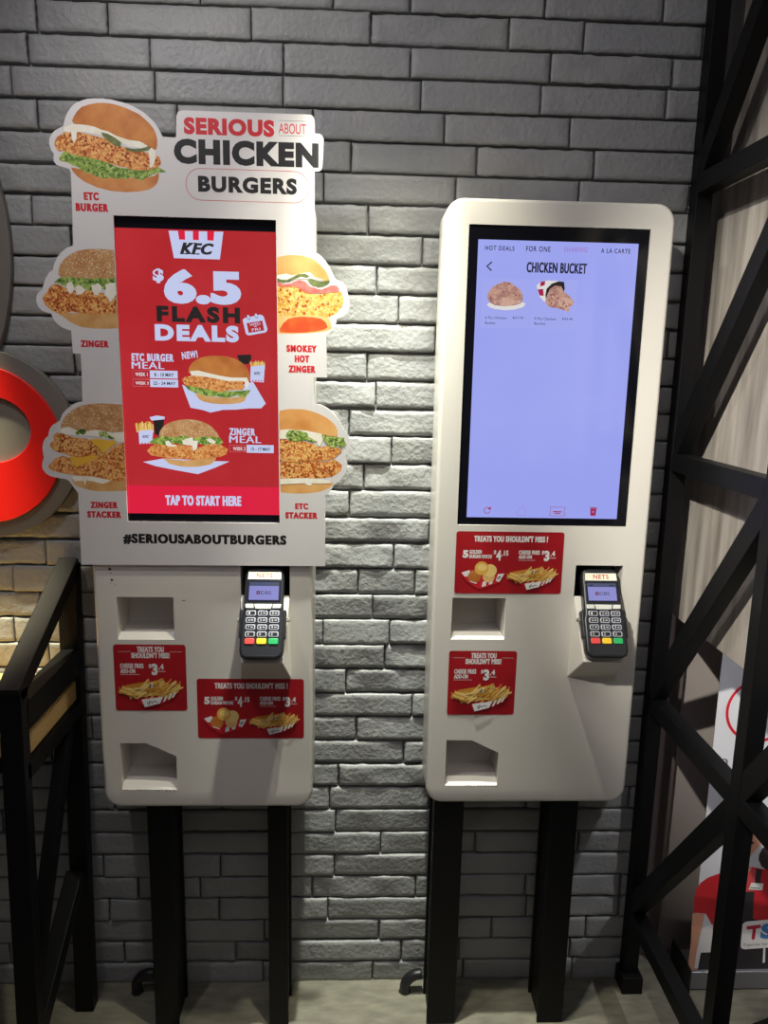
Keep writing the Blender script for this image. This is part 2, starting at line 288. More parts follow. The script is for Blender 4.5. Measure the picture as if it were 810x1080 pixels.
 't.zinger3':[1916,16578,2496,16727],
 't.etc2':[2056,13611,2344,13749],
 't.stacker2':[1839,13404,2553,13548],
 't.hash':[-1717,12782,1863,13021],
 't.line1':[1736,21537,2262,21545],
 't.line2':[1734,21255,2284,21263],
 's.screen':[-1764,13398,1703,19433],
 's.kfc':[-328,18940,383,19167],
 's.dollar':[-892,18350,-665,18640],
 's.six':[-672,17944,929,18641],
 's.flash':[-840,17566,898,17898],
 's.deals':[-889,17178,869,17521],
 's.etcb':[-1394,16747,-511,16909],
 's.meal':[-1401,16591,-715,16745],
 's.w1a':[-1386,16386,-1021,16559],
 's.w1b':[-1022,16396,-440,16558],
 's.w3a':[-1394,16217,-1024,16364],
 's.w3b':[-1024,16211,-435,16374],
 's.w1at':[-1332,16435,-1073,16509],
 's.w1bt':[-933,16433,-519,16510],
 's.w3at':[-1335,16258,-1058,16320],
 's.w3bt':[-959,16259,-487,16327],
 's.zing':[628,15209,1191,15368],
 's.meal2':[625,15050,1317,15210],
 's.w2a':[631,14846,1001,15002],
 's.w2b':[1001,14837,1586,15010],
 's.w2at':[705,14883,973,14958],
 's.w2bt':[1095,14882,1517,14954],
 's.tap':[-791,13649,865,13875],
 's.band':[-1645,13450,1697,14081],
 's.bucket':[(-538,19393),(581,19403),(499,18853),(-444,18855)],
 's.str0':[(-348,19399),(-207,19398),(-203,19224),(-327,19225)],
 's.str1':[(-43,19403),(80,19402),(76,19223),(-44,19224)],
 's.str2':[(249,19402),(395,19402),(378,19223),(249,19224)],
 's.new':[(-340,16936),(-7,17000),(-11,16842),(-344,16791)],
 's.cal':[(952,17637),(971,17671),(1010,17691),(1158,17723),(1305,17760),(1354,17756),(1393,17724),(1470,17475),(1460,17427),(1420,17397),(1104,17332),(1045,17336),(1015,17364)],
 's.calin':[(1033,17581),(1363,17641),(1405,17440),(1075,17380)],
 's.tick1':[(1035,17734),(1060,17749),(1089,17745),(1113,17674),(1098,17654),(1068,17654),(1051,17673)],
 's.tick2':[(1197,17767),(1222,17782),(1256,17773),(1277,17711),(1263,17690),(1231,17686),(1211,17705)],
 's.wed':[1092,17532,1323,17595],
 's.fri':[1140,17427,1322,17484],
 's.dash':[1190,17510,1244,17523],
 's1.paper':[(-351,16275),(-20,16125),(1059,16325),(1149,16371),(1423,15907),(1323,15802),(1052,15796),(781,15764),(510,15755),(239,15691),(60,15746),(-185,15787),(-289,16076)],
 's1.bun':[(-210,16521),(-194,16632),(-138,16721),(-56,16788),(43,16843),(177,16877),(310,16893),(488,16892),(621,16882),(776,16841),(886,16786),(997,16701),(1062,16592),(1092,16459),(1059,16347),(880,16366),(523,16439),(168,16520),(-99,16532)],
 's1.cream':[(-178,16557),(-8,16578),(169,16538),(435,16481),(702,16442),(1025,16449),(1081,16326),(1012,16213),(970,16368),(611,16361),(166,16431),(-56,16445),(-145,16456)],
 's1.chick':[(-361,16376),(-279,16440),(-122,16470),(167,16449),(612,16369),(925,16376),(977,16257),(931,16180),(698,16175),(428,16134),(72,16207),(-284,16263)],
 's1.let':[(-293,16245),(-106,16266),(72,16239),(428,16143),(698,16162),(877,16165),(1102,16192),(1056,16102),(965,16033),(786,16061),(605,16013),(381,16035),(202,16032),(24,16082),(-110,16115),(-220,16166)],
 's1.base':[(-96,16102),(68,16074),(202,16032),(605,16013),(875,16045),(1020,16074),(973,15957),(873,15910),(693,15884),(468,15875),(288,15885),(109,15918),(-1,15969)],
 's1.box':[(1108,16681),(1412,16723),(1382,16354),(1095,16370)],
 's1.fry':[(1117,16681),(1154,16779),(1221,16749),(1266,16817),(1332,16774),(1400,16797),(1412,16696),(1287,16649)],
 's1.cup':[(822,16917),(1111,16936),(1132,16858),(1064,16733),(885,16729)],
 's2.paper':[(-1238,14599),(-965,14650),(-782,14685),(307,14643),(626,14639),(304,14495),(-65,14350),(-518,14426),(-969,14511)],
 's2.bun':[(-878,15173),(-852,15278),(-782,15370),(-690,15439),(-576,15486),(-417,15525),(-260,15542),(-102,15531),(54,15498),(188,15437),(286,15357),(365,15267),(418,15163),(136,15136),(-270,15151),(-632,15122)],
 's2.let':[(-1109,15014),(-993,15107),(-811,15174),(-586,15146),(-360,15182),(-135,15140),(137,15181),(431,15150),(497,15060),(428,14994),(270,15024),(133,14989),(-93,15018),(-366,14981),(-545,15024),(-727,14975),(-907,14990)],
 's2.sa1':[(-747,15052),(-670,15076),(-614,14995),(-524,14987),(-502,14951),(-616,14940),(-728,14961)],
 's2.sa2':[(-385,15081),(-294,15119),(-157,15153),(-146,15085),(-46,15078),(-73,14903),(-152,14856),(-176,14970),(-298,14982),(-365,14999)],
 's2.sa3':[(136,15113),(227,15137),(339,15071),(315,15011),(202,15046)],
 's2.chick':[(-1147,14840),(-1067,14932),(-952,15003),(-501,14988),(-50,14940),(315,15038),(473,14981),(594,14915),(561,14799),(423,14737),(263,14716),(-56,14674),(-511,14676),(-872,14716),(-1060,14749)],
 's2.base':[(-805,14685),(-602,14665),(-375,14645),(171,14696),(341,14726),(307,14643),(214,14567),(-61,14512),(-288,14504),(-470,14519),(-686,14571)],
 's2.box':[(-1311,15270),(-995,15298),(-1033,15001),(-1304,14988)],
 's2.fry':[(-1325,15256),(-1351,15382),(-1272,15451),(-1183,15439),(-1114,15486),(-1026,15456),(-986,15298),(-1168,15240)],
 's2.cup':[(-987,15533),(-753,15564),(-767,15415),(-879,15164),(-967,15208)],
 's2.cuptop':[(-1066,15568),(-908,15607),(-739,15583),(-754,15528),(-1024,15496)],
 'r.hot':[-1587,19210,-963,19304],
 'r.one':[-712,19208,-191,19317],
 'r.share':[101,19219,604,19324],
 'r.ala':[898,19218,1530,19313],
 'r.title':[-680,18779,621,18994],
 'r.p1':[-1521,17802,-1054,17851],
 'r.p1b':[-1516,17691,-1303,17740],
 'r.p1p':[-927,17808,-698,17857],
 'r.p2':[-453,17802,17,17856],
 'r.p2b':[-447,17702,-207,17751],
 'r.p2p':[155,17809,385,17858],
 'r.ref':[-1377,13502,-1190,13701],
 'r.home':[-591,13497,-388,13702],
 'r.tick':[147,13498,503,13698],
 'r.bin':[1065,13509,1229,13710],
 'r.card1':[-1616,17610,-588,18641],
 'r.card2':[-546,17605,446,18648],
 'r.back':[(-1440,18982),(-1550,18884),(-1440,18786),(-1421,18806),(-1515,18885),(-1419,18963)],
 'r.plate':[(-1499,18100),(-1425,18150),(-1070,18139),(-742,18166),(-654,18135),(-711,18060),(-886,18007),(-1088,17988),(-1317,18007),(-1445,18043)],
 'r.pile':[(-1495,18236),(-1484,18333),(-1399,18456),(-1292,18521),(-1144,18582),(-991,18557),(-912,18492),(-808,18436),(-735,18312),(-720,18230),(-765,18132),(-915,18089),(-1117,18070),(-1321,18084),(-1435,18140)],
 'r.drum':[(-1232,18135),(-1225,18203),(-1152,18244),(-1025,18247),(-896,18192),(-760,18215),(-776,18146),(-892,18129),(-1016,18077),(-1142,18060)],
 'r.bkt':[(-443,18513),(-361,18592),(-237,18624),(17,18621),(-5,18563),(-226,18451),(-234,18179),(-287,18207),(-380,18311)],
 'r.bk1':[(-361,18592),(-261,18614),(-271,18527),(-371,18496)],
 'r.bk2':[(-418,18436),(-297,18449),(-278,18304),(-370,18312)],
 'r.bkin':[(-226,18451),(-121,18560),(17,18612),(145,18605),(169,18470),(138,18324),(-56,18173),(-199,18180),(-243,18315)],
 'r.chk':[(-234,18179),(-207,18316),(-150,18453),(-53,18523),(85,18517),(159,18397),(265,18327),(391,18194),(356,18110),(281,18084),(262,17995),(158,18022),(54,18054),(-90,18065),(-178,18097)],
 'r.drum2':[(32,18224),(116,18275),(243,18278),(360,18208),(379,18145),(306,18094),(287,17996),(211,17994),(180,18071),(76,18103)],
 'n.shirt':[(8965,2362),(8948,2827),(8980,3083),(9076,3274),(9262,3432),(9539,3544),(9936,3618),(10160,3680),(10443,3741),(10976,3642),(11578,3479),(11923,3059),(12142,2278),(11761,2020),(11947,541),(9677,572),(9530,1978),(9318,2332)],
 'n.collar':[(9943,3554),(10267,3507),(10460,3690),(10558,3645),(10586,3006),(10007,2972)],
 'n.apron':[(9774,2974),(10587,2993),(10648,2163),(11052,2028),(11647,1989),(11949,528),(9263,564),(9276,1138),(9737,1132)],
 'n.strap':[(10564,3690),(10723,3676),(10720,3248),(10575,3250)],
 'n.tag':[(10467,3276),(10808,3248),(10802,3049),(10415,3071)],
 'n.tagl':[(10454,3135),(10736,3114),(10733,3088),(10451,3110)],
 'n.face':[(9767,5152),(10305,4933),(10682,4558),(10447,4202),(10281,3989),(10280,3850),(10435,3710),(10358,3570),(10239,3495),(9949,3497)],
 'n.hair2':[(10797,4414),(10656,4289),(10595,4119),(10596,3962),(10701,3758),(10873,3630),(11441,3639),(11486,4209),(11108,4462)],
 'n.hair':[(9492,5583),(10287,5088),(10309,4902),(10155,4748),(9815,4718),(9488,5091)],
 'n.fore':[(8942,2355),(9284,2320),(9247,1883),(9185,1457),(9286,925),(9232,578),(8991,555),(8985,862),(8985,1459)],
 'n.paper':[(9257,1903),(9545,2004),(9607,1134),(9289,1124)],
 'n.paperw':[(9233,1785),(9247,1883),(9299,1138),(9269,625),(9166,646),(9177,1126)],
 'n.sign':[(10360,2009),(10411,2074),(10479,2099),(11620,2205),(11697,2152),(11773,1360),(11684,1308),(10495,1229),(10421,1257),(10384,1323)],
 'n.T':[(10484,1955),(10855,2004),(10884,1951),(10873,1898),(10752,1873),(10753,1557),(10711,1518),(10659,1558),(10659,1861),(10507,1850),(10478,1903)],
 'n.stick':[(11035,1276),(11093,1282),(11139,794),(11069,782)],
 'n.S':[10890,1553,11257,2041],
 'n.ts':[10447,1330,11367,1437],
 'n.In':[9016,6696,9444,7019],
}
def A(k, dx=0.0): return [(x/1e4+dx, z/1e4) for x, z in ART[k]]
def B(k): return tuple(v/1e4 for v in ART[k])

# ------------------------------------------------------------------ structure
def brick_wall(x0, x1, z1):
    rnd = random.Random(3); bm = bmesh.new(); L = 0.2825; H = 0.0658; k = 0; z = -0.004
    def vnoise(a, b, c): return math.sin(a*37.1+c*1.7)*math.sin(b*53.3+c*2.9)+0.5*math.sin(a*91+b*71+c)
    while z < z1:
        gc = rnd.choice((.0,.0002,.0004,.0008,.0014))
        off = 0.033 if k % 2 == 0 else 0.171
        x = off - L*math.ceil((off-x0)/L) - L + rnd.uniform(-.015, .015)
        while x < x1:
            l = L + rnd.uniform(-.03, .03)
            if rnd.random() < .10: l *= .55
            a, b = max(x, x0), min(x+l, x1); x += l
            if b-a < .02: continue
            g = 0.0013 + rnd.uniform(0, .0012); g2 = 0.0006+gc+rnd.uniform(0, .0008); ra = rnd.uniform(.0012, .0044); nx = max(3, int((b-a)/.02)); nz = 6
            rise = rnd.uniform(-.0022, .0022); tx = rnd.uniform(-.0012, .0012); tz = rnd.uniform(-.0022, .0022); sd = rnd.uniform(0, 60); rough = rnd.choice((.4, .7, 1.0, 1.7))
            chip = rnd.random() < .15; cu, cv = rnd.choice(((0,0),(1,0),(0,1),(1,1),(.5,0)))
            grid = []
            us = [0, .012/(b-a)*.5] + [i/nx for i in range(1, nx)] + [1-.012/(b-a)*.5, 1]
            vs_ = [0, .07, .2, .36, .5, .64, .8, .93, 1]
            for j, v in enumerate(vs_):
                row = []
                for i, u in enumerate(us):
                    X = a+g/2+u*(b-a-g); Z = z+g2+v*(H-g2*2)
                    eu = min(u, 1-u)*(b-a); ev = min(v, 1-v)*H
                    n = vnoise(X, Z, sd)
                    ed = min(eu, ev)
                    if ev < 1e-6: Z += (1 if v < .5 else -1)*abs(math.sin(X*60+sd))*.0019*rough
                    if eu < 1e-6: X += (1 if u < .5 else -1)*abs(math.sin(Z*130+sd))*.0013*rough
                    rnded = max(0, 1-ed/.0034)
                    y = -rise - tx*(u-.5)*2 - tz*(v-.5)*2 + n*.0013*rough + ra*rnded**2
                    if chip:
                        dd = math.hypot((u-cu)*(b-a), (v-cv)*H)
                        if dd < .05: y += .0045*(1-dd/.05)**1.3
                    row.append(bm.verts.new((X, y, Z)))
                grid.append(row)
            for j in range(len(vs_)-1):
                for i in range(len(us)-1):
                    bm.faces.new((grid[j][i], grid[j][i+1], grid[j+1][i+1], grid[j+1][i])).smooth = True
            ring = grid[0] + [r[-1] for r in grid[1:]] + grid[-1][-2::-1] + [r[0] for r in grid[-2:0:-1]]
            back = [bm.verts.new((v.co.x, .022, v.co.z)) for v in ring]
            for i in range(len(ring)):
                j = (i+1) % len(ring)
                bm.faces.new((ring[j], ring[i], back[i], back[j]))
        z += H; k += 1
    nb = len(bm.faces)
    add_box(bm, x0, x1, .017, .06, 0, z1)
    for i, f in enumerate(bm.faces):
        f.material_index = 0 if i < nb else 1
    return bm_mesh(bm)
struct(obj('wall_back', brick_wall(-1.75, 0.765, 2.9), mats=[BRICK, MORTAR]))
struct(obj('floor', box_mesh(-2.4, 2.6, -3.2, .8, -.06, 0), mats=CONCRETE))
struct(obj('wall_right', box_mesh(.800, .815, -1.75, .098, 1.053, 2.95, .001), mats=LAMINATE))
struct(obj('wall_alcove', box_mesh(.765, 2.6, .10, .16, 0, 2.95), mats=DADO))
struct(obj('trim_1', box_mesh(.768, .862, .078, .099, 0.002, 1.052, .002), mats=mat('brown_grey_trim', (92,80,78), .6)))

# ------------------------------------------------------------------ self-order kiosks
def cut(body, cutters):
    o = body
    for c in cutters:
        md = o.modifiers.new('b', 'BOOLEAN'); md.operation = 'DIFFERENCE'; md.solver = 'EXACT'; md.object = c
    me = eval_mesh(o); old = o.data; o.modifiers.clear(); o.data = me
    for c in cutters: bpy.data.objects.remove(c)
    for p in me.polygons: p.use_smooth = False
    return me
def prism(pts, y0, pts2, y1):
    """solid between an (x,z) outline at y0 (front) and the matching one at y1"""
    bm = bmesh.new(); a = [bm.verts.new((x, y0, z)) for x, z in pts]; b = [bm.verts.new((x, y1, z)) for x, z in pts2]; n = len(a)
    bm.faces.new(a); bm.faces.new(b[::-1])
    for i in range(n): bm.faces.new((a[(i+1) % n], a[i], b[i], b[(i+1) % n]))
    bmesh.ops.recalc_face_normals(bm, faces=bm.faces)
    return bm_mesh(bm)
def kiosk(kx, yf, label, posts, slotx, outx):
    k = thing('order_kiosk', label, 'kiosk', (kx, 0, 0), 'self-order kiosks on the brick wall')
    body = obj('body', slab_mesh([rrect(-.245, .245, .635, 2.025, .040, 8)], yf, yf+.125, .009, 4))
    cs = []
    def c(me): cs.append(obj('cutter', me))
    c(box_mesh(-.195, .193, yf-.01, yf+.012, 1.3265, 1.972))
    # receipt slot: splayed sill in front, box behind
    x0, x1, z0, z1 = slotx[0], slotx[1], 1.054, 1.155
    c(prism([(x0-.001,z0-.0014),(x1+.001,z0-.0014),(x1,z1),(x0,z1)], yf-.002, [(x0,z0+.013),(x1-.006,z0+.013),(x1-.006,z1),(x0,z1)], yf+.0161))
    c(box_mesh(x0+.0002, x1-.0062, yf+.016, yf+.085, z0+.0132, z1-.0002))
    x0, x1 = outx; kn = x0+.061
    c(prism([(x0,.680),(x1,.680),(x1,.767),(kn,.800),(x0,.800)], yf-.001, [(x0,.6965),(x1,.6965),(x1,.767),(kn,.800),(x0,.800)], yf+.0151))
    c(prism([(x0+.0003,.6966),(x1-.0003,.6966),(x1-.0003,.7665),(kn-.0003,.7995),(x0+.0003,.7995)], yf+.015, [(x0+.0003,.700),(x1-.0003,.700),(x1-.0003,.730),(kn-.0003,.755),(x0+.0003,.755)], yf+.080))
    c(box_mesh(.083, .193, yf-.01, yf+.062, 1.09, 1.235))
    me = cut(body, cs); body.parent = k
    me.materials.clear(); me.materials.append(WHITE)
    # smooth only the rolled edges
    for p in me.polygons:
        n = p.normal
        p.use_smooth = not (abs(n.y) > .98 or abs(n.x) > .999 or abs(n.z) > .999)
    me.set_sharp_from_angle(angle=math.radians(40))
    fr = slab_mesh([[(-.1945,1.327),(.1925,1.327),(.1925,1.9715),(-.1945,1.9715)]], yf+.003, yf+.0115, .0008, 1)
    obj('screen_bezel', fr, k, GLASS_BLACK)
    # bracket that carries the card reader: a hollow wedge growing out of the panel
    t = [(-.0575,yf+.002,.96),(.0575,yf+.002,.96),(.0450,yf-.075,1.030),(-.0450,yf-.075,1.030),(-.0545,yf+.002,1.162),(.0545,yf+.002,1.162)]
    me = bpy.data.meshes.new('w'); me.from_pydata([(x+.138, y, z) for x, y, z in t], [], [(0,1,2,3),(3,2,5,4),(0,3,4),(1,5,2),(0,4,5,1)])
    bm = bmesh.new(); bm.from_mesh(me); bmesh.ops.recalc_face_normals(bm, faces=bm.faces); bmesh.ops.bevel(bm, geom=list(bm.edges), offset=.0012, segments=2, affect='EDGES'); bpy.data.meshes.remove(me)
    obj('reader_bracket', bm_mesh(bm), k, WHITE)
    ln = obj('recess_dark_sheet', box_mesh(.0834, .1926, yf+.056, yf+.0615, 1.0905, 1.2345), k, BLACKP); ln['label'] = 'black sheet added to darken the reader recess'  # shade of the recess put in as an added black sheet
    for (a, b) in posts:
        bm = bmesh.new()
        add_box(bm, a, b, -.146, -.138, 0, .6390, .002)            # channel steel: front flange, web, back flange
        add_box(bm, a, b, -.050, -.042, 0, .6355, .002)
        add_box(bm, a+.006, b-.006, -.1385, -.0495, 0, .6355)
        obj('post', bm_mesh(bm), k, BLACK)
    return k
YL, YR = -.166, -.150
KL = kiosk(-.374, YL, 'left white order kiosk with the red burger deals screen showing through the promo board', ((-.153,-.093),(.136,.185)), (-.194,-.067), (-.202,-.073))
KR = kiosk(.390, YR, 'right white order kiosk with a pale blue menu screen, standing beside the black truss', ((-.223,-.150),(.066,.133)), (-.199,-.074), (-.200,-.073))

# ------------------------------------------------------------------ inks
def inks(em, t=''):
    g = dict(emit=em) if em else dict(rough=.45)
    k = ('glow_' if em else 'ink_')
    P = {}
    def n(key, c, **kw): P[key] = mat(k+key, c, **{**g, **kw})
    n('white', (236,234,232)); n('red', (205,34,46)); n('deepred', (172,24,36)); n('black', (24,22,24)); n('grey', (120,112,112))
    n('bun', (176,92,34), c2=(212,140,66), scale=22, lo=.3, hi=.7); n('bunlite', (226,168,96), c2=(240,196,130), scale=20); n('bungold', (206,134,66), c2=(236,182,112), scale=14, lo=.3, hi=.7); n('bunbase', (196,120,58), c2=(222,152,90), scale=24)
    n('seedbun', (186,130,76), c2=(206,160,108), scale=60); n('seed', (240,222,190))
    n('base', (206,150,84), c2=(224,178,116), scale=30)
    n('chick', (196,110,46), c2=(234,164,92), scale=130, detail=6, lo=.38, hi=.6); n('crumb', (242,186,116)); n('crumbd', (148,70,28)); n('crumby', (240,190,110)); n('crumbr', (186,84,32))
    n('ychick', (214,150,60), c2=(244,206,110), scale=150, lo=.4, hi=.6)
    n('let', (92,130,44), c2=(168,190,92), scale=110, lo=.4, hi=.6); n('letlite', (196,206,130)); n('letdark', (62,92,40))
    n('cream', (238,230,206), c2=(246,242,228), scale=60); n('pickle', (86,100,52), c2=(126,134,78), scale=80); n('bacon', (206,92,84), c2=(228,130,118), scale=70)
    n('cheese', (238,184,60)); n('fry', (232,178,82)); n('fryd', (206,142,52)); n('fryl', (246,212,130))
    n('redbase', (214,78,34), c2=(236,120,52), scale=22)
    return P
INK = inks(0)
GLOW = inks(.82)
def burger_bits(p, I, ch, lim=None, n=150, s=.0022, y=False):
    p.specks(ch, [I['crumb'], I['crumbd'], I['crumby'], I['crumbr'], I['crumby' if y else 'crumb']], n, s, .8)
def fries(p, I, b):
    """a striped paper tray heaped with fries inside box b"""
    x0, z0, x1, z1 = b; w, h = x1-x0, z1-z0; rnd = random.Random(5)
    q = lambda u, v: (x0+u*w, z0+v*h)
    p.poly([q(.04,.60), q(.96,.66), q(.88,.40), q(.74,.16), q(.36,.0), q(.22,.22)], I['red'])
    p.poly([q(.02,.62), q(.08,.68), q(.45,.80), q(.92,.66), q(.90,.55), q(.60,.36), q(.34,.34), q(.12,.46)], I['fryd'])
    for i in range(120):
        u = rnd.uniform(.05, .90); top = .98-abs(u-.55)*.75; v = rnd.uniform(.42-.12*(1-abs(u-.5)*2), max(.5, top-.12)); a = math.radians(rnd.gauss(26+u*18, 14) if u > .28 else rnd.gauss(-24, 16)); L = rnd.uniform(.16, .28)
        c, n_ = math.cos(a)*L/2, math.sin(a)*L/2*w/h; t = .026
        p.poly([q(u-c, v-n_-t), q(u+c, v+n_-t), q(u+c, v+n_+t), q(u-c, v-n_+t)], I[rnd.choice(('fry', 'fryl', 'fry', 'fryd', 'fryl'))])
    p.specks([q(.36,.60), q(.62,.60), q(.66,.72), q(.52,.78), q(.36,.72)], [I['letdark'], I['cream'], I['letdark'], I['white']], 26, w*.018, .6, random.Random(2))
    p.poly([q(.31,.24), q(.66,.33), q(.61,.12), q(.36,.0)], I['white'])
    p.line([q(.40,.16), q(.43,.08), q(.44,.20), q(.48,.13), q(.52,.19), q(.57,.16)], I['black'], w*.012)
    for u in (.70, .78, .85):
        p.poly([q(u,.36+(u-.7)*.7), q(u+.035,.38+(u-.7)*.7), q(u-.01,.18+(u-.7)*.9), q(u-.045,.16+(u-.7)*.9)], I['white'])
def mochi(p, I, b):
    x0, z0, x1, z1 = b; w, h = x1-x0, z1-z0; q = lambda u, v: (x0+u*w, z0+v*h)
    p.poly([q(.0,.54), q(.02,.62), q(.20,.68), q(.5,.7), q(.80,.56), q(1.0,.58), q(.98,.48), q(.88,.24), q(.5,.02), q(.4,.0), q(.12,.28)], I['red'])
    p.poly([q(0,.58), q(.18,.67), q(.24,.46), q(.08,.44)], I['white']); p.poly([q(.80,.30), q(.88,.26), q(.99,.56), q(.84,.54)], I['white'])
    p.poly([q(.48,.08), q(.58,.12), q(.58,.30), q(.50,.26)], I['white']); p.poly([q(.64,.16), q(.72,.20), q(.74,.36), q(.65,.32)], I['white'])
    for cx, cz, r, m in ((.30,.44,.15,'bun'), (.63,.45,.14,'bunlite'), (.66,.66,.15,'fryl'), (.46,.74,.16,'fry')):
        p.poly(ellipse(x0+cx*w, z0+cz*h, r*w, r*w, 28), I[m])
    p.poly(ellipse(x0+.47*w, z0+.77*h, .11*w, .08*w, 24), I['fryl']); p.line([q(.84,.36), q(.88,.46), q(.90,.40)], I['black'], w*.02)
    p.line([q(.2,.28), q(.36,.2)], I['white'], w*.02)
def sticker(k, yf, b, wide, label):
    p = Print(yf-.0006); I = INK; x0, z0, x1, z1 = b; w, h = x1-x0, z1-z0
    R = mat('sticker_red', (158,22,32), .35, c2=(178,30,38), scale=9)
    q = lambda u0, v0, u1, v1: (x0+u0*w, z1-v1*h, x0+u1*w, z1-v0*h)
    p.poly(rrect(x0, x1, z0, z1, .006, 4), R); wt = I['white']
    if wide:
        p.text("TREATS YOU SHOULDN'T MISS !", q(.165,.065,.85,.165), wt, .03, 0, 0, 1.12, .0009)
        p.text('5', q(.065,.30,.118,.425), wt, .06, 0, 0, 1, .0005); p.text('GOLDEN', q(.127,.295,.24,.36), wt, .03, 0, 0, 1.12, .0005); p.text('DURIAN MOCHI', q(.127,.37,.335,.43), wt, .03, 0, 0, 1.12, .0005)
        p.text('$', q(.352,.295,.376,.385), wt, .03, 0, 0, 1.12, .0005); p.text('4', q(.376,.295,.422,.465), wt, .04, 0, 0, 1, .0006); p.text('.15', q(.427,.30,.488,.385), wt, .03, 0, 0, 1.12, .0005)
        p.text('CHEESE FRIES', q(.585,.295,.78,.36), wt, .03, 0, 0, 1.12, .0005); p.text('ADD-ON', q(.585,.37,.708,.43), wt, .03, 0, 0, 1.12, .0005)
        p.text('$', q(.80,.295,.822,.385), wt, .03, 0, 0, 1.12, .0005); p.text('3', q(.822,.295,.872,.465), wt, .05, 0, 0, 1, .0006); p.text('.4', q(.88,.30,.923,.385), wt, .03, 0, 0, 1.12, .0005)
        p.rect(q(.585,.452,.74,.457), wt); p.rect(q(.88,.41,.935,.417), wt)
        mochi(p, I, q(.06,.47,.465,.93)); fries(p, I, q(.51,.50,.965,.93))
    else:
        p.text('TREATS YOU', q(.325,.03,.70,.115), wt, .03, 0, 0, 1.12, .0009); p.text("SHOULDN'T MISS!", q(.245,.12,.775,.205), wt, .03, 0, 0, 1.12, .0009)
        p.rect(q(.06,.105,.24,.109), wt); p.rect(q(.78,.105,.95,.109), wt)
        p.text('CHEESE FRIES', q(.085,.285,.41,.355), wt, .03, 0, 0, 1.12, .0005); p.text('ADD-ON', q(.085,.365,.29,.43), wt, .03, 0, 0, 1.12, .0005); p.rect(q(.085,.448,.35,.453), wt)
        p.text('$', q(.48,.29,.52,.375), wt, .03, 0, 0, 1.12, .0005); p.text('3', q(.52,.285,.605,.46), wt, .05, 0, 0, 1, .0006); p.text('.4', q(.615,.29,.69,.375), wt, .03, 0, 0, 1.12, .0005); p.rect(q(.615,.40,.71,.407), wt)
        fries(p, I, q(.10,.45,.96,.94))
    o = p.build('promo_sticker', k); o['label'] = label
sticker(KL, YL, (-.021,.813,.225,.961), True, 'wide red treats sticker with mochi and fries')
sticker(KL, YL, (-.207,.882,-.044,1.043), False, 'square red treats sticker with fries')
sticker(KR, YR, (-.196,1.166,.0515,1.312), True, 'wide red treats sticker with mochi and fries')
sticker(KR, YR, (-.202,.866,-.042,1.026), False, 'square red treats sticker with fries')

# scuffs on the left kiosk, torn label remains on the collection slots
p = Print(YL-.0003); dk = mat('scuff_dark', (70,62,62), .7)
for grp in (((-.206,1.219,.004,.004),(-.204,1.210,.002,.001)), ((-.202,1.194,.0035,.003),(-.206,1.187,.0012,.001),(-.196,1.183,.0012,.0012)), ((-.045,1.148,.005,.0009),)):
    p = Print(YL-.0003)
    for x, z, rx, rz in grp:
        rn = random.Random(int(x*1e4+z*1e4)); p.poly([(x+rx*rn.uniform(.6,1.2)*math.cos(a), z+rz*rn.uniform(.6,1.2)*math.sin(a)) for a in [i*.785 for i in range(8)]], dk)
    p.build('scuff_mark', KL)['label'] = 'small dark chips in the white paint'
for K, yf, x0, x1 in ((KL, YL, -.198, -.076), (KR, YR, -.150, -.076)):
    rn = random.Random(9); p = Print(yf-.0003); x = x0
    while x < x1:
        l = rn.uniform(.002, .007); z = .680+rn.uniform(-.0012, .0012)
        p.poly([(x, z-.0008), (x+l, z-.0014*rn.random()), (x+l*.9, z+.001), (x+l*.2, z+.0012*rn.random())], dk); x += l+rn.uniform(.001, .006)
    p.build('worn_label', K)['label'] = 'torn dark label remains along the slot lip'

# ------------------------------------------------------------------ screens
def sub(p, name, parent, label=None):
    o = p.build(name, parent)
    if label: o['label'] = label
    return o
G = GLOW
yd = YL+.0028
RED_S = mat('screen_red', (186,36,42), .12, c2=(194,44,50), scale=7, emit=.84)
BAND = mat('screen_band_red', (232,30,66), .12, emit=.85); LAV = mat('screen_lavender', (206,214,250), .12, emit=.85); DKT = mat('screen_dark', (46,40,40), .12, emit=.6)
PANEL = mat('screen_panel_red', (188,38,60), .12, emit=.8)
dsp = obj('display', slab_mesh([[(-.174,1.346),(.172,1.346),(.172,1.9425),(-.174,1.9425)]], yd, yd+.001), KL, RED_S); dsp['label'] = 'red burger deals screen'
p = Print(yd); p.rect((-.174, 1.346, .172, B('s.band')[3]), BAND); p.text('TAP TO START HERE', B('s.tap'), LAV, .04, 0, 0, 1.15, .0014)
sub(p, 'start_button', dsp)
p = Print(yd); p.layer = 4; p.poly(A('s.bucket'), LAV)
for i in range(3): p.poly(A('s.str%d' % i), BAND)
bk = B('s.kfc'); cw = (bk[2]-bk[0])
p.text('KFC', (bk[0]+.001, bk[1], bk[2], bk[3]), G['black'], .034, .30, 0, 1.1, .0016)
for u in (.02, .14, .35, .47): p.rect((bk[0]+u*cw, bk[1]-.0002, bk[0]+(u+.11)*cw, bk[1]+.0022), G['black'])
for u in (.11, .27, .40): p.rect((bk[0]+u*cw, bk[3]-.0020, bk[0]+(u+.11)*cw, bk[3]+.0002), G['black'])
sub(p, 'bucket_emblem', dsp)
p = Print(yd); p.layer = 4
p.text('$', B('s.dollar'), LAV, .05); p.text('6.5', B('s.six'), LAV, .05, 0, 0, 1.06, .0035); p.text('FLASH', B('s.flash'), DKT, .06, 0, 0, 1.3); p.text('DEALS', B('s.deals'), LAV, .06, 0, 0, 1.22)
sub(p, 'price_headline', dsp)
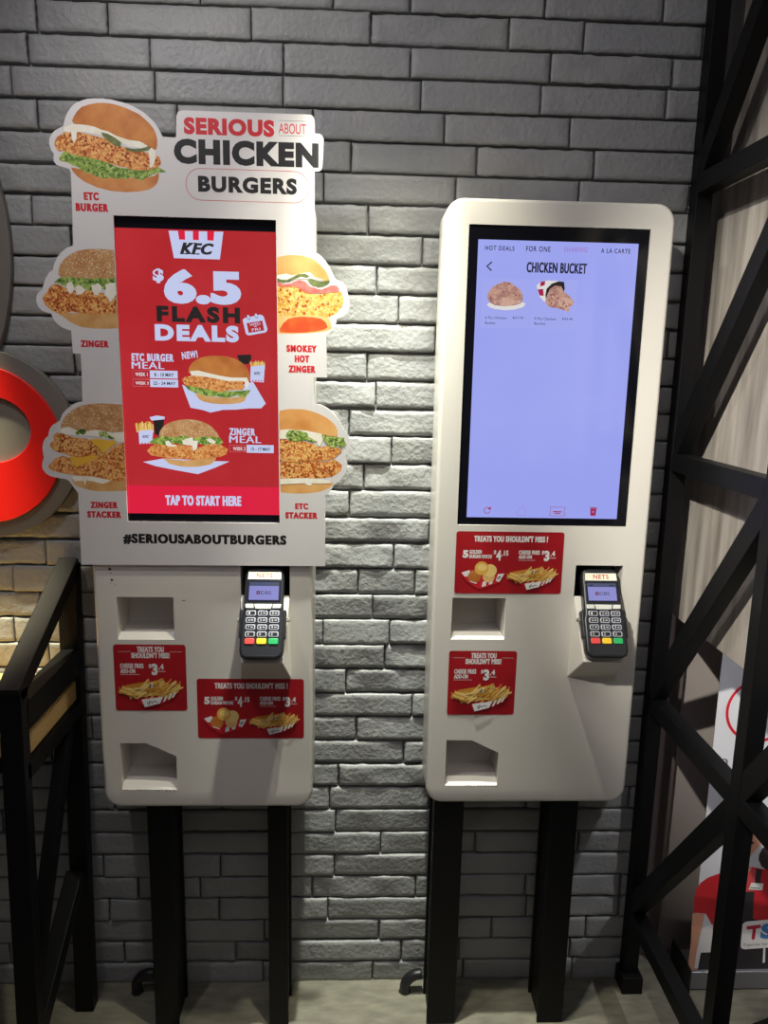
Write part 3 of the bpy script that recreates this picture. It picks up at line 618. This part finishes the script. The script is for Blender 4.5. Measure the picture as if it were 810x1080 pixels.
n4 = A('s.new'); p = Print(yd); p.layer = 20; p.text('NEW!', (n4[0][0], n4[3][1]+.003, n4[1][0], n4[0][1]+.004), LAV, .05, 0, .14, 1.2); sub(p, 'new_tag', dsp)
for nm, tk, mk, ws in (('ETC BURGER', 's.etcb', 's.meal', (('w1', 'WEEK 1', '8 - 10 MAY'), ('w3', 'WEEK 3', '22 - 24 MAY'))), ('ZINGER', 's.zing', 's.meal2', (('w2', 'WEEK 2', '15 - 17 MAY'),))):
    p = Print(yd); p.layer = 4; p.text(nm, B(tk), LAV, .035, 0, 0, 1.22, .0009); mb = B(mk); p.text('MEAL', (mb[0], mb[1], mb[2], mb[3]-.0012), LAV, 0.0, 0, 0, 1.1, .0012); sub(p, 'meal_caption', dsp)
    for k_, a_, b_ in ws:
        p = Print(yd); p.layer = 4; p.rect(B('s.%sa' % k_), PANEL); p.ring(B('s.%sa' % k_), G['bacon'], .0008, .001); p.rect(B('s.%sb' % k_), LAV)
        p.text(a_, B('s.%sat' % k_), G['white'], .03, 0, 0, 1.1); p.text(b_, B('s.%sbt' % k_), DKT, .02); sub(p, 'date_box', dsp)
p = Print(yd); p.layer = 8; p.poly(A('s.cal'), LAV); p.poly(A('s.calin'), RED_S); p.poly(A('s.tick1'), DKT); p.poly(A('s.tick2'), DKT)
for q in ('s.tick1', 's.tick2'):
    a = A(q); cx = sum(v[0] for v in a)/len(a); cz = sum(v[1] for v in a)/len(a); p.poly([((x-cx)*.82+cx, (z-cz)*.88+cz+.0006) for x, z in a], LAV)
p.text('WED', B('s.wed'), LAV, .008, 0, .16); p.text('-', B('s.dash'), LAV); p.text('FRI', B('s.fri'), LAV, .008, 0, .16)
sub(p, 'calendar_icon', dsp)
def fry_box(p, I, box, fry, n=16):
    b = A(box); f = A(fry); p.poly(f, I['fryd']); rn = random.Random(4)
    x0 = min(v[0] for v in f); x1 = max(v[0] for v in f); zb = min(v[1] for v in f); zt = max(v[1] for v in f)
    for i in range(n):
        x = x0+(x1-x0)*(i+.5)/n; t = rn.uniform(.7, 1.0); dx = rn.uniform(-.003, .003); wd = (x1-x0)/n*.45
        p.poly([(x-wd, zb), (x+wd, zb), (x+wd+dx, zb+(zt-zb)*t), (x-wd+dx, zb+(zt-zb)*t)], I[rn.choice(('fry', 'fryl'))])
    p.poly(b, LAV); cx = sum(v[0] for v in b)/4; cz = sum(v[1] for v in b)/4
    p.text('KFC', (cx-.007, cz-.002, cx+.007, cz+.004), G['black'], .03, .25)
    bw = (b[1][0]-b[0][0])
    for i in range(4):
        x = b[3][0]+.15*bw+i*bw*.2; p.rect((x, b[3][1], x+bw*.09, b[3][1]+.003), BAND)
p = Print(yd); p.layer = 8; I = G
p.poly(A('s1.cup'), DKT); fry_box(p, I, 's1.box', 's1.fry'); p.poly(A('s1.paper'), LAV); p.poly(A('s1.base'), I['base']); p.poly(A('s1.let'), I['let']); p.specks(A('s1.let'), [I['letlite'], I['letdark'], I['let']], 60, .002, .6)
p.poly(A('s1.bun'), I['bun']); p.poly(A('s1.cream'), I['cream']); p.poly(A('s1.chick'), I['chick']); burger_bits(p, I, A('s1.chick'), n=130, s=.0019)
sub(p, 'meal_picture', dsp, 'glazed bun burger with fries on the screen')
p = Print(yd); p.layer = 8
p.poly(A('s2.cup'), DKT); p.poly(A('s2.cuptop'), LAV); fry_box(p, I, 's2.box', 's2.fry'); p.poly(A('s2.paper'), LAV); p.poly(A('s2.base'), I['base']); p.poly(A('s2.bun'), I['seedbun']); p.specks(A('s2.bun'), [I['seed'], I['seed'], I['crumbr']], 170, .0011, .6)
p.poly(A('s2.chick'), I['chick']); burger_bits(p, I, A('s2.chick'), n=130, s=.0019, y=True); p.poly(A('s2.let'), I['let']); p.specks(A('s2.let'), [I['letlite'], I['letdark'], I['let']], 60, .002, .6)
for q in ('s2.sa1', 's2.sa2', 's2.sa3'): p.poly(A(q), I['cream'])
sub(p, 'meal_picture', dsp, 'sesame bun burger with fries on the screen')

yd = YR+.0028
BLUE = mat('screen_blue', (156,164,247), .10, c2=(164,172,248), scale=3, emit=.90); INKB = mat('screen_ink', (30,28,52), .12, emit=.6); PINKB = mat('screen_pink', (176,132,214), .12, emit=.8); CARD = mat('screen_card', (166,173,246), .12, emit=.9)
CRIM = mat('screen_crimson', (176,34,84), .12, emit=.8)
dsp = obj('display', slab_mesh([[(-.174,1.344),(.170,1.344),(.170,1.9425),(-.174,1.9425)]], yd, yd+.001), KR, BLUE); dsp['label'] = 'pale blue menu screen'
for t_, k_, m_ in (('HOT DEALS', 'r.hot', INKB), ('FOR ONE', 'r.one', INKB), ('SHARING', 'r.share', PINKB), ('A LA CARTE', 'r.ala', INKB)):
    p = Print(yd); p.text(t_, B(k_), m_, .014, 0, 0, 1.2); sub(p, 'menu_tab', dsp)
p = Print(yd); p.text('CHICKEN BUCKET', B('r.title'), INKB, .02, 0, 0, 1.1, .0010); sub(p, 'screen_title', dsp)
for rows in ((('p1', '6 Pcs Chicken'), ('p1b', 'Bucket'), ('p1p', '$27.70')), (('p2', '9 Pcs Chicken'), ('p2b', 'Bucket'), ('p2p', '$33.40'))):
    p = Print(yd); p.layer = 20
    for k_, t_ in rows: p.text(t_, B('r.'+k_), INKB, .0)
    sub(p, 'item_caption', dsp)
for n_ in (1, 2):
    p = Print(yd); b = B('r.card%d' % n_); p.rect(b, CARD)
    I = G; MEATS = mat('screen_chicken', (176,128,120), .12, c2=(206,160,140), scale=90, emit=.82, lo=.4, hi=.6); MEAT2 = mat('screen_chicken_dark', (146,96,92), .12, emit=.82); MEAT3 = mat('screen_chicken_light', (218,176,158), .12, emit=.82)
    if n_ == 1:
        p.poly(A('r.plate'), I['white']); p.poly(A('r.pile'), MEATS); p.specks(A('r.pile'), [MEAT2, MEAT3, MEATS], 90, .0022, .7); p.poly(A('r.drum'), MEAT3); p.specks(A('r.drum'), [MEATS, MEAT3], 24, .0016)
        sub(p, 'meal_picture', dsp, 'plate of fried chicken on the screen')
    else:
        p.poly(A('r.bkt'), I['white']); p.poly(A('r.bk1'), CRIM); p.poly(A('r.bk2'), CRIM); p.poly(A('r.bkin'), DKT)
        p.poly(A('r.chk'), MEATS); p.specks(A('r.chk'), [MEAT2, MEAT3, MEATS], 90, .0022, .7); p.poly(A('r.drum2'), MEAT3); p.specks(A('r.drum2'), [MEAT2, MEATS], 24, .0016)
        sub(p, 'meal_picture', dsp, 'tipped striped bucket of fried chicken on the screen')
p = Print(yd); p.layer = 2; p.poly(A('r.back'), INKB); sub(p, 'menu_icon', dsp, 'back arrow')
p = Print(yd); b = B('r.ref'); cx, cz = (b[0]+b[2])/2, (b[1]+b[3])/2; p.line(ellipse(cx, cz, .0068, .0068, 30, 40, 340), CRIM, .0014); p.poly([(cx+.0085, cz+.009), (cx+.0085, cz+.001), (cx+.001, cz+.003)], CRIM); sub(p, 'menu_icon', dsp, 'red refresh arrow')
p = Print(yd); x0, z0, x1, z1 = B('r.home'); p.line([(x0, z0), (x0, z0+.010), ((x0+x1)/2, z1), (x1, z0+.010), (x1, z0), (x0, z0)], PINKB, .0009); sub(p, 'menu_icon', dsp, 'pale house outline')
p = Print(yd); x0, z0, x1, z1 = B('r.tick'); p.line([(x0, z0), (x1, z0), (x1-.0025, (z0+z1)/2), (x1, z1), (x0, z1), (x0+.0025, (z0+z1)/2), (x0, z0)], CRIM, .0009); p.rect((x0+.008, z0+.008, x1-.008, z0+.0105), CRIM); p.rect((x0+.011, z0+.0045, x1-.011, z0+.0065), CRIM); sub(p, 'menu_icon', dsp, 'red ticket outline')
p = Print(yd); x0, z0, x1, z1 = B('r.bin'); p.poly([(x0+.0022, z0), (x1-.0022, z0), (x1-.001, z1-.003), (x0+.001, z1-.003)], CRIM); p.rect((x0, z1-.0022, x1, z1-.0004), CRIM); p.poly(ellipse((x0+x1)/2, (z0+z1)/2-.001, .0024, .0024, 12), PINKB); sub(p, 'menu_icon', dsp, 'crimson bin')

# ------------------------------------------------------------------ the cut-out promo board hung on the left kiosk
PB = thing('promo_board', 'white cut-out burger board covering the top of the left kiosk around its screen', 'board', (-.374, 0, 0))
yb = YL-.0062
BOARD = mat('foam_board_white', (220,216,214), .38)
obj('panel', slab_mesh([A('outline'), A('open')], yb, YL-.0004), PB, BOARD)
def pic(name_, fn, label):
    p = Print(yb); fn(p); o = p.build('burger_picture', PB); o['label'] = label
I = INK
def leaf(p, k_): p.poly(A(k_), I['let']); p.specks(A(k_), [I['letlite'], I['letdark'], I['letlite'], I['let']], 110, .0032, .5)
def b1(p):
    p.poly(A('b1.base'), I['bunbase']); leaf(p, 'b1.lettuce'); p.poly(A('b1.bun'), I['bun']); p.poly(A('b1.chick'), I['chick']); burger_bits(p, I, A('b1.chick'), n=420, s=.0026)
    p.poly(A('b1.cream'), I['cream']); p.poly(A('b1.drip'), I['cream']); p.poly(A('b1.pick'), I['pickle']); p.poly(A('b1.pick2'), I['pickle'])
def b2(p):
    p.poly(A('b2.base'), I['base']); p.poly(A('b2.chick'), I['chick']); burger_bits(p, I, A('b2.chick'), n=380, s=.0026, y=True); p.poly(A('b2.bun'), I['seedbun']); p.specks(A('b2.bun'), [I['seed'], I['seed'], I['crumbr']], 330, .0013, .6)
    leaf(p, 'b2.lettuce')
    for q in '1234': p.poly(A('b2.sauce'+q), I['cream'])
def b3(p):
    p.poly(A('b3.base'), I['base']); p.poly(A('b3.cream'), I['cream']); p.poly(A('b3.ch2'), I['chick']); burger_bits(p, I, A('b3.ch2'), n=330, s=.0027); p.poly(A('b3.cz2'), I['cheese']); p.poly(A('b3.ch1'), I['chick']); burger_bits(p, I, A('b3.ch1'), n=300, s=.0027)
    p.poly(A('b3.cz1'), I['cheese']); p.poly(A('b3.bun'), I['seedbun']); p.specks(A('b3.bun'), [I['seed'], I['seed'], I['crumbr']], 330, .0013, .6); p.poly(A('b3.white'), I['cream']); leaf(p, 'b3.let1'); leaf(p, 'b3.let2'); p.poly(A('b3.cz1'), I['cheese'])
def b4(p):
    p.poly(A('b4.base'), I['bunlite']); p.poly(A('b4.basein'), I['redbase']); p.poly(A('b4.chick'), I['ychick']); p.specks(A('b4.chick'), [I['fryl'], I['fry'], I['crumb'], I['crumbr'], I['fryl']], 330, .0028, .8); p.poly(A('b4.bacon'), I['bacon'])
    p.poly(A('b4.bun'), I['bungold']); p.poly(A('b4.cream'), I['cream']); p.poly(A('b4.pick1'), I['pickle']); p.poly(A('b4.pick2'), I['pickle'])
def b5(p):
    p.poly(A('b5.base'), I['bungold']); p.poly(A('b5.ch2'), I['chick']); burger_bits(p, I, A('b5.ch2'), n=300, s=.0026, y=True); p.poly(A('b5.cream'), I['cream']); p.poly(A('b5.ch1'), I['chick']); burger_bits(p, I, A('b5.ch1'), n=300, s=.0026, y=True)
    p.poly(A('b5.bun'), I['bungold']); p.poly(A('b5.white'), I['cream']); leaf(p, 'b5.let1'); leaf(p, 'b5.let2')
pic('b1', b1, 'glazed bun burger with lettuce at the top left'); pic('b2', b2, 'sesame bun burger with white sauce at the left'); pic('b3', b3, 'double sesame burger with cheese at the lower left')
pic('b4', b4, 'burger with pickles and bacon at the right'); pic('b5', b5, 'double burger with lettuce at the lower right')
p = Print(yb); p.text('SERIOUS', B('t.serious'), I['red'], .06, 0, 0, 1.12); p.text('ABOUT', B('t.about'), I['red'], .004); p.rect(B('t.line1'), I['grey']); p.rect(B('t.line2'), I['grey'])
p.text('CHICKEN', B('t.chicken'), I['black'], .065, 0, 0, 1.14); p.text('BURGERS', B('t.burgers'), I['black'], .055, 0, 0, 1.16); x0, z0, x1, z1 = B('t.pill'); p.ring((x0, z0, x1, z1), I['red'], .0009, (z1-z0)*.48)
p.build('headline', PB)['label'] = 'red and black headline lettering'
for t_, ks in ((('ETC', 'BURGER'), ('etc', 'burger')), (('ZINGER',), ('zinger',)), (('ZINGER', 'STACKER'), ('zinger2', 'stacker')), (('SMOKEY', 'HOT', 'ZINGER'), ('smokey', 'hot', 'zinger3')), (('ETC', 'STACKER'), ('etc2', 'stacker2'))):
    p = Print(yb)
    for a, b in zip(t_, ks): p.text(a, B('t.'+b), I['red'], .05, 0, 0, 1.26, .0013)
    p.build('caption', PB)
p = Print(yb); p.text('#SERIOUSABOUTBURGERS', B('t.hash'), I['black'], .045, 0, 0, 1.2, .0018); p.build('hashtag_lettering', PB)

# ------------------------------------------------------------------ card readers
KEYC = mat('key_grey', (176,178,190), .4); KEYW = mat('key_pale', (206,206,198), .4); LCD = mat('lcd_glow', (150,150,226), .2, emit=.75); LCDT = mat('lcd_top', (74,86,130), .2, emit=.6)
PLATE = mat('cream_plate', (232,226,206), .45)
def card_reader(x, ytip, label, mirror):
    r = thing('card_reader', label, 'card reader', (x, ytip, 1.0335), 'card readers on the kiosks'); r.rotation_euler = (math.radians(60), 0, 0); r.scale = (1.09, 1.03, 1.0)
    def flat(me):            # slab_mesh is drawn in (x,z) with the front towards -Y: lay it down so front is +Z
        me.transform(Matrix(((1,0,0,0),(0,0,1,0),(0,-1,0,0),(0,0,0,1)))); return me
    def S_(lp, h0, h1, bev, res=2): return flat(slab_mesh([lp], -h1, -h0, bev, res))
    low = [(-.030,.002),(.030,.002),(.040,.007),(.0435,.018),(.0435,.086),(.0400,.100),(.0395,.185),(.036,.196),(.026,.200),(-.026,.200),(-.036,.196),(-.0395,.185),(-.0400,.100),(-.0435,.086),(-.0435,.018),(-.040,.007)]
    h = obj('housing', S_(low, .002, .0285, .005, 3), r, mat('charcoal_housing', (30,31,35), .35))
    for s in (-1, 1):
        obj('side_grip', S_(rrect(.0405*s-.006, .0405*s+.006, .045, .108, .004), .003, .0255, .002), r, BLACKP)
        obj('clamp_knob', S_(ellipse(.049*s, .088, .0055, .0045, 14), .006, .014, .001), r, mat('knob_grey', (120,120,108), .4))
    def printed(fn, name, parent, lab=None):
        p = Print(0, .00006); fn(p); o = p.build(name, parent); flat(o.data)
        if lab: o['label'] = lab
        return o
    np_ = obj('name_plate', S_([(-.034,.1725),(.034,.1725),(.033,.1895),(-.033,.1895)], .0286, .0305, .0006), r, PLATE); np_['label'] = 'cream plate with worn red lettering'
    o = printed(lambda p: p.text('NETS', (-.0165,.1765,.0165,.1865), mat('plate_red', (188,92,70), .5), .03, 0, 0, 1.15), 'plate_lettering', np_); o.location.z = .0306
    obj('screen_surround', S_(rrect(-.0345, .0345, .124, .1705, .003), .0286, .0296, .0004), r, mat('lcd_surround', (14,18,34), .25))
    sc = obj('screen', S_([(-.0300,.1275),(.0300,.1275),(.0300,.1665),(-.0300,.1665)], .0296, .0299, 0), r, LCD)
    def scr(p):
        p.rect((-.0300,.1580,.0300,.1665), LCDT); p.rect((-.026,.1605,-.018,.1635), G['black']); p.rect((.016,.1605,.026,.1635), G['black'])
        p.rect((-.0150,.1395,-.0075,.1470), mat('lcd_crimson', (120,36,84), .2, emit=.6)); p.rect((-.0125,.1420,-.0100,.1445), LCD)
        p.text('DBS', (-.0055,.1395,.0150,.1470), mat('lcd_ink', (60,50,96), .2, emit=.6), .0)
    o = printed(scr, 'screen_print', sc); o.location.z = .0300
    for q in ([(-.036,.1090),(-.018,.1090),(-.0205,.1185),(-.036,.1185)], [(-.016,.1075),(.016,.1075),(.0185,.1185),(-.0185,.1185)], [(.018,.1090),(.036,.1090),(.036,.1185),(.0205,.1185)]):
        obj('function_key', S_(q, .0286, .0312, .0014), r, KEYW)
    dig = iter('123456789*0#')
    for zc in (.0985, .0835, .0685, .0535):
        for xc in (-.0235, 0, .0235):
            kk = obj('key', S_(rrect(xc-.0098, xc+.0098, zc-.0058, zc+.0058, .003), .0286, .0308, .0008), r, KEYC); ch = next(dig)
            def kp(p):
                p.poly(rrect(xc-.0078, xc+.0078, zc-.0040, zc+.0040, .0018), BLACKP); p.text(ch, (xc-.0048, zc-.0028, xc-.0018, zc+.0028), KEYW, .01)
                if ch.isdigit() and ch not in '01': p.rect((xc+.0005, zc-.0012, xc+.0056, zc+.0012), KEYC)
            o = printed(kp, 'key_legend', kk); o.location.z = .0309
    for xc, c, n in ((-.0235, (222,72,66), 'red'), (0, (232,194,44), 'yellow'), (.0235, (40,164,92), 'green')):
        o = obj('key', S_(rrect(xc-.0098, xc+.0098, .0320, .0450, .003), .0286, .0314, .0014), r, mat('key_'+n, c, .4)); o['label'] = n + ' key'
    obj('card_slot', S_(rrect(-.028, .028, .0045, .0085, .0015), .0286, .0292, .0003), r, mat('slot_black', (8,8,9), .3))
    return r
card_reader(-.374+.138, YL-.0755, 'keypad card reader on the left kiosk below the burger board', False)
card_reader(.390+.140, YR-.0755, 'keypad card reader on the right kiosk beside its red wide sticker', True)

# ------------------------------------------------------------------ black steel truss running out from the brick wall
T = thing('steel_truss', 'black square-tube truss with diagonals between right kiosk and grey wood panel', 'truss', (.74, 0, 0))
zs = [.230, .842, 1.464, 2.092, 2.715]; ys = [-.022, -.476, -.930]; w = .038
for yy in ys: obj('post', bar_mesh((0, yy, 0), (0, yy, 2.9), w, w, (1,0,0)), T, BLACK)
for i in range(2):
    for j, zz in enumerate(zs):
        obj('crossbeam', bar_mesh((0, ys[i]-w/2, zz), (0, ys[i+1]+w/2, zz), w*.98, w*1.1, (1,0,0)), T, BLACK)
        if j < 4:
            obj('diagonal_brace', bar_mesh((0, ys[i]-w*.2, zz+.02), (0, ys[i+1]+w*.2, zs[j+1]-.02), w*.92, w*1.25, (1,0,0)), T, BLACK)
obj('base_plate', box_mesh(-.028, .028, -.060, -.0005, 0, .05, .002), T, BLACK)

# ------------------------------------------------------------------ wood topped counter with black frame at the left
C = thing('counter_table', 'wood-topped counter with black steel end frame left of the left kiosk', 'counter', (-.725, -.2, 0))
def cb(name, a, b, w, h, side=(1,0,0)): return obj(name, bar_mesh([a[0], a[1]+.2, a[2]], [b[0], b[1]+.2, b[2]], w, h, side), C, BLACK)
obj('tabletop', box_mesh(-1.0, .012, -.135, .195, .856, .904, .003), C, WOOD)
cb('front_post', (0, -.395, 0), (0, -.352, 1.018), .046, .034)
cb('rear_post', (0, -.075, 0), (0, -.021, 1.192), .046, .036)
cb('sloped_rail', (0, -.012, 1.190), (0, -.368, 1.008), .046, .038)
cb('rail', (.002, -.04, .953), (.002, -.345, .953), .042, .062); cb('rail', (.002, -.05, .835), (.002, -.36, .835), .042, .038)
cb('diagonal_brace', (0, -.075, .84), (0, -.375, .30), .030, .034); cb('diagonal_brace', (-.002, -.085, .40), (-.002, -.385, .20), .040, .044)
cb('back_brace', (-.02, -.10, .80), (-.95, -.10, .20), .030, .034, (0,1,0))
for xx in (-.95,):
    cb('front_post', (xx, -.395, 0), (xx, -.352, 1.018), .046, .034); cb('rear_post', (xx, -.075, 0), (xx, -.021, 1.192), .046, .036); cb('sloped_rail', (xx, -.012, 1.190), (xx, -.368, 1.008), .046, .038)

# ------------------------------------------------------------------ lettering sign on the brick wall at the left edge
L_ = thing('wall_letter_sign', 'large red rounded letter on a grey backing plate, left wall edge', 'sign', (-.905, 0, 1.476))
GREYP = mat('grey_sign_plate', (118,114,106), .45); REDP = mat('red_sign_letter', (226,30,22), .35)
ang = [math.radians(a) for a in range(0, 360, 5)]
bm = bmesh.new()
me1 = slab_mesh([ellipse(0, 0, .221, .221, 72)], -.022, -.003, .0015, 2); me2 = slab_mesh([ellipse(-.165, .44, .258, .40, 72)], -.0222, -.0032, .0015, 2)
bm.from_mesh(me1); bm.from_mesh(me2); obj('backing_plate', bm_mesh(bm), L_, GREYP)
obj('letter', slab_mesh([ellipse(0, 0, .184, .184, 72), ellipse(.024, .036, .092, .077, 48)], -.032, -.0225, .0015, 2), L_, REDP)

# ------------------------------------------------------------------ roll-up banner behind the truss
N = thing('roll_up_banner', 'white roll-up banner with a red-shirted figure, behind the black truss', 'banner', (.90, -.03, 0))
def nb(me): me.transform(Matrix.Translation((-.90, .03, 0))); return me
ALU = mat('brushed_aluminium', (150,150,152), .35, .6)
obj('base', nb(slab_mesh([rrect(.901, 1.72, .003, .058, .006)], -.050, .035, .003)), N, ALU)
bm = bmesh.new(); add_box(bm, .893, .9005, -.062, .055, 0, .075, .003); obj('end_cap', nb(bm_mesh(bm)), N, BLACKP)
bm = bmesh.new(); add_box(bm, 1.7205, 1.728, -.062, .055, 0, .075, .003); obj('end_cap', nb(bm_mesh(bm)), N, BLACKP)
sheet = obj('sheet', nb(slab_mesh([[(.905,.055),(1.715,.055),(1.702,1.98),(.892,1.98)]], -.0395, -.0385)), N, mat('banner_white', (214,214,220), .5))
obj('top_bar', nb(box_mesh(.89, 1.704, -.044, -.034, 1.975, 1.995, .002)), N, ALU); obj('support_pole', nb(box_mesh(1.29, 1.31, -.03, -.012, .05, 1.985, .004)), N, ALU)
SK = mat('print_skin', (222,160,132), .5); SH = mat('print_shirt_red', (200,36,46), .5); SH2 = mat('print_shirt_light', (208,74,78), .5); AP = mat('print_apron', (46,42,46), .5); HR = mat('print_hair', (58,42,46), .5)
p = Print(-.0397, .00012)
p.poly(A('n.hair2'), HR); p.poly(A('n.shirt'), SH); p.poly(A('n.apron'), AP); p.poly(A('n.collar'), SH2); p.poly(A('n.strap'), AP); p.poly(A('n.hair'), HR); p.poly(A('n.face'), SK)
p.poly(ellipse(1.036, .447, .0045, .004, 10), AP)
p.poly(A('n.fore'), SK); p.poly(A('n.paperw'), INK['white']); p.poly(A('n.paper'), INK['white']); p.poly(A('n.tag'), INK['white']); p.poly(A('n.tagl'), AP); p.poly(A('n.stick'), INK['white'])
o = p.build('printed_figure', sheet); nb(o.data); o['label'] = 'flat printed figure in red shirt and dark apron'
p = Print(-.0397, .00012); p.layer = 24
p.poly(A('n.sign'), INK['white']); p.poly(A('n.T'), mat('print_t_red', (186,36,66), .5)); p.text('S', B('n.S'), mat('print_s_blue', (66,130,196), .5), .06); p.text('Tripartite Standards', (B('n.ts')[0], B('n.ts')[1], B('n.ts')[0]+.098, B('n.ts')[3]), INK['grey'], .0, 0, .05)
o = p.build('printed_sign', sheet); nb(o.data); o['label'] = 'white printed sign with red T and blue S'
p = Print(-.0397, .00012); p.line(ellipse(1.012, .825, .085, .085, 60)+[(1.097, .825)], INK['red'], .0075); o = p.build('printed_ring', sheet); nb(o.data); o['label'] = 'red printed ring'
p = Print(-.0397, .00012); p.text('In', B('n.In'), INK['grey'], .0); o = p.build('printed_lettering', sheet); nb(o.data)

# ------------------------------------------------------------------ black cable conduits coming up behind the posts
def conduit(x, y, pts, r, label):
    c = thing('cable_conduit', label, 'conduit', (x, y, 0))
    cu = bpy.data.curves.new('c', 'CURVE'); cu.dimensions = '3D'; cu.bevel_depth = r; cu.bevel_resolution = 4; cu.use_fill_caps = True
    sp = cu.splines.new('BEZIER'); sp.bezier_points.add(len(pts)-1)
    for q, a in zip(sp.bezier_points, pts): q.co = a; q.handle_left_type = q.handle_right_type = 'AUTO'
    o = bpy.data.objects.new('t', cu); COL.objects.link(o); me = eval_mesh(o); bpy.data.objects.remove(o)
    for q in me.polygons: q.use_smooth = True
    obj('pipe', me, c, BLACKP)
    e = pts[0]; obj('collar', slab_mesh([ellipse(e[0], 0, r*1.35, r*1.35, 20)], 0, .016, .002), c, BLACKP).matrix_local = Matrix.Translation((0, e[1], e[2]+.0)) @ Matrix.Rotation(math.radians(-90), 4, 'X')
conduit(.118, -.040, [(0,0,0),(.002,0,.028),(.022,0,.050),(.044,0,.056)], .014, 'short black conduit elbow on the floor beside the right kiosk post')
conduit(-.606, -.030, [(0,0,0),(.002,0,.034),(.024,0,.054),(.048,0,.057)], .014, 'short black conduit elbow in shadow beside the left kiosk post')
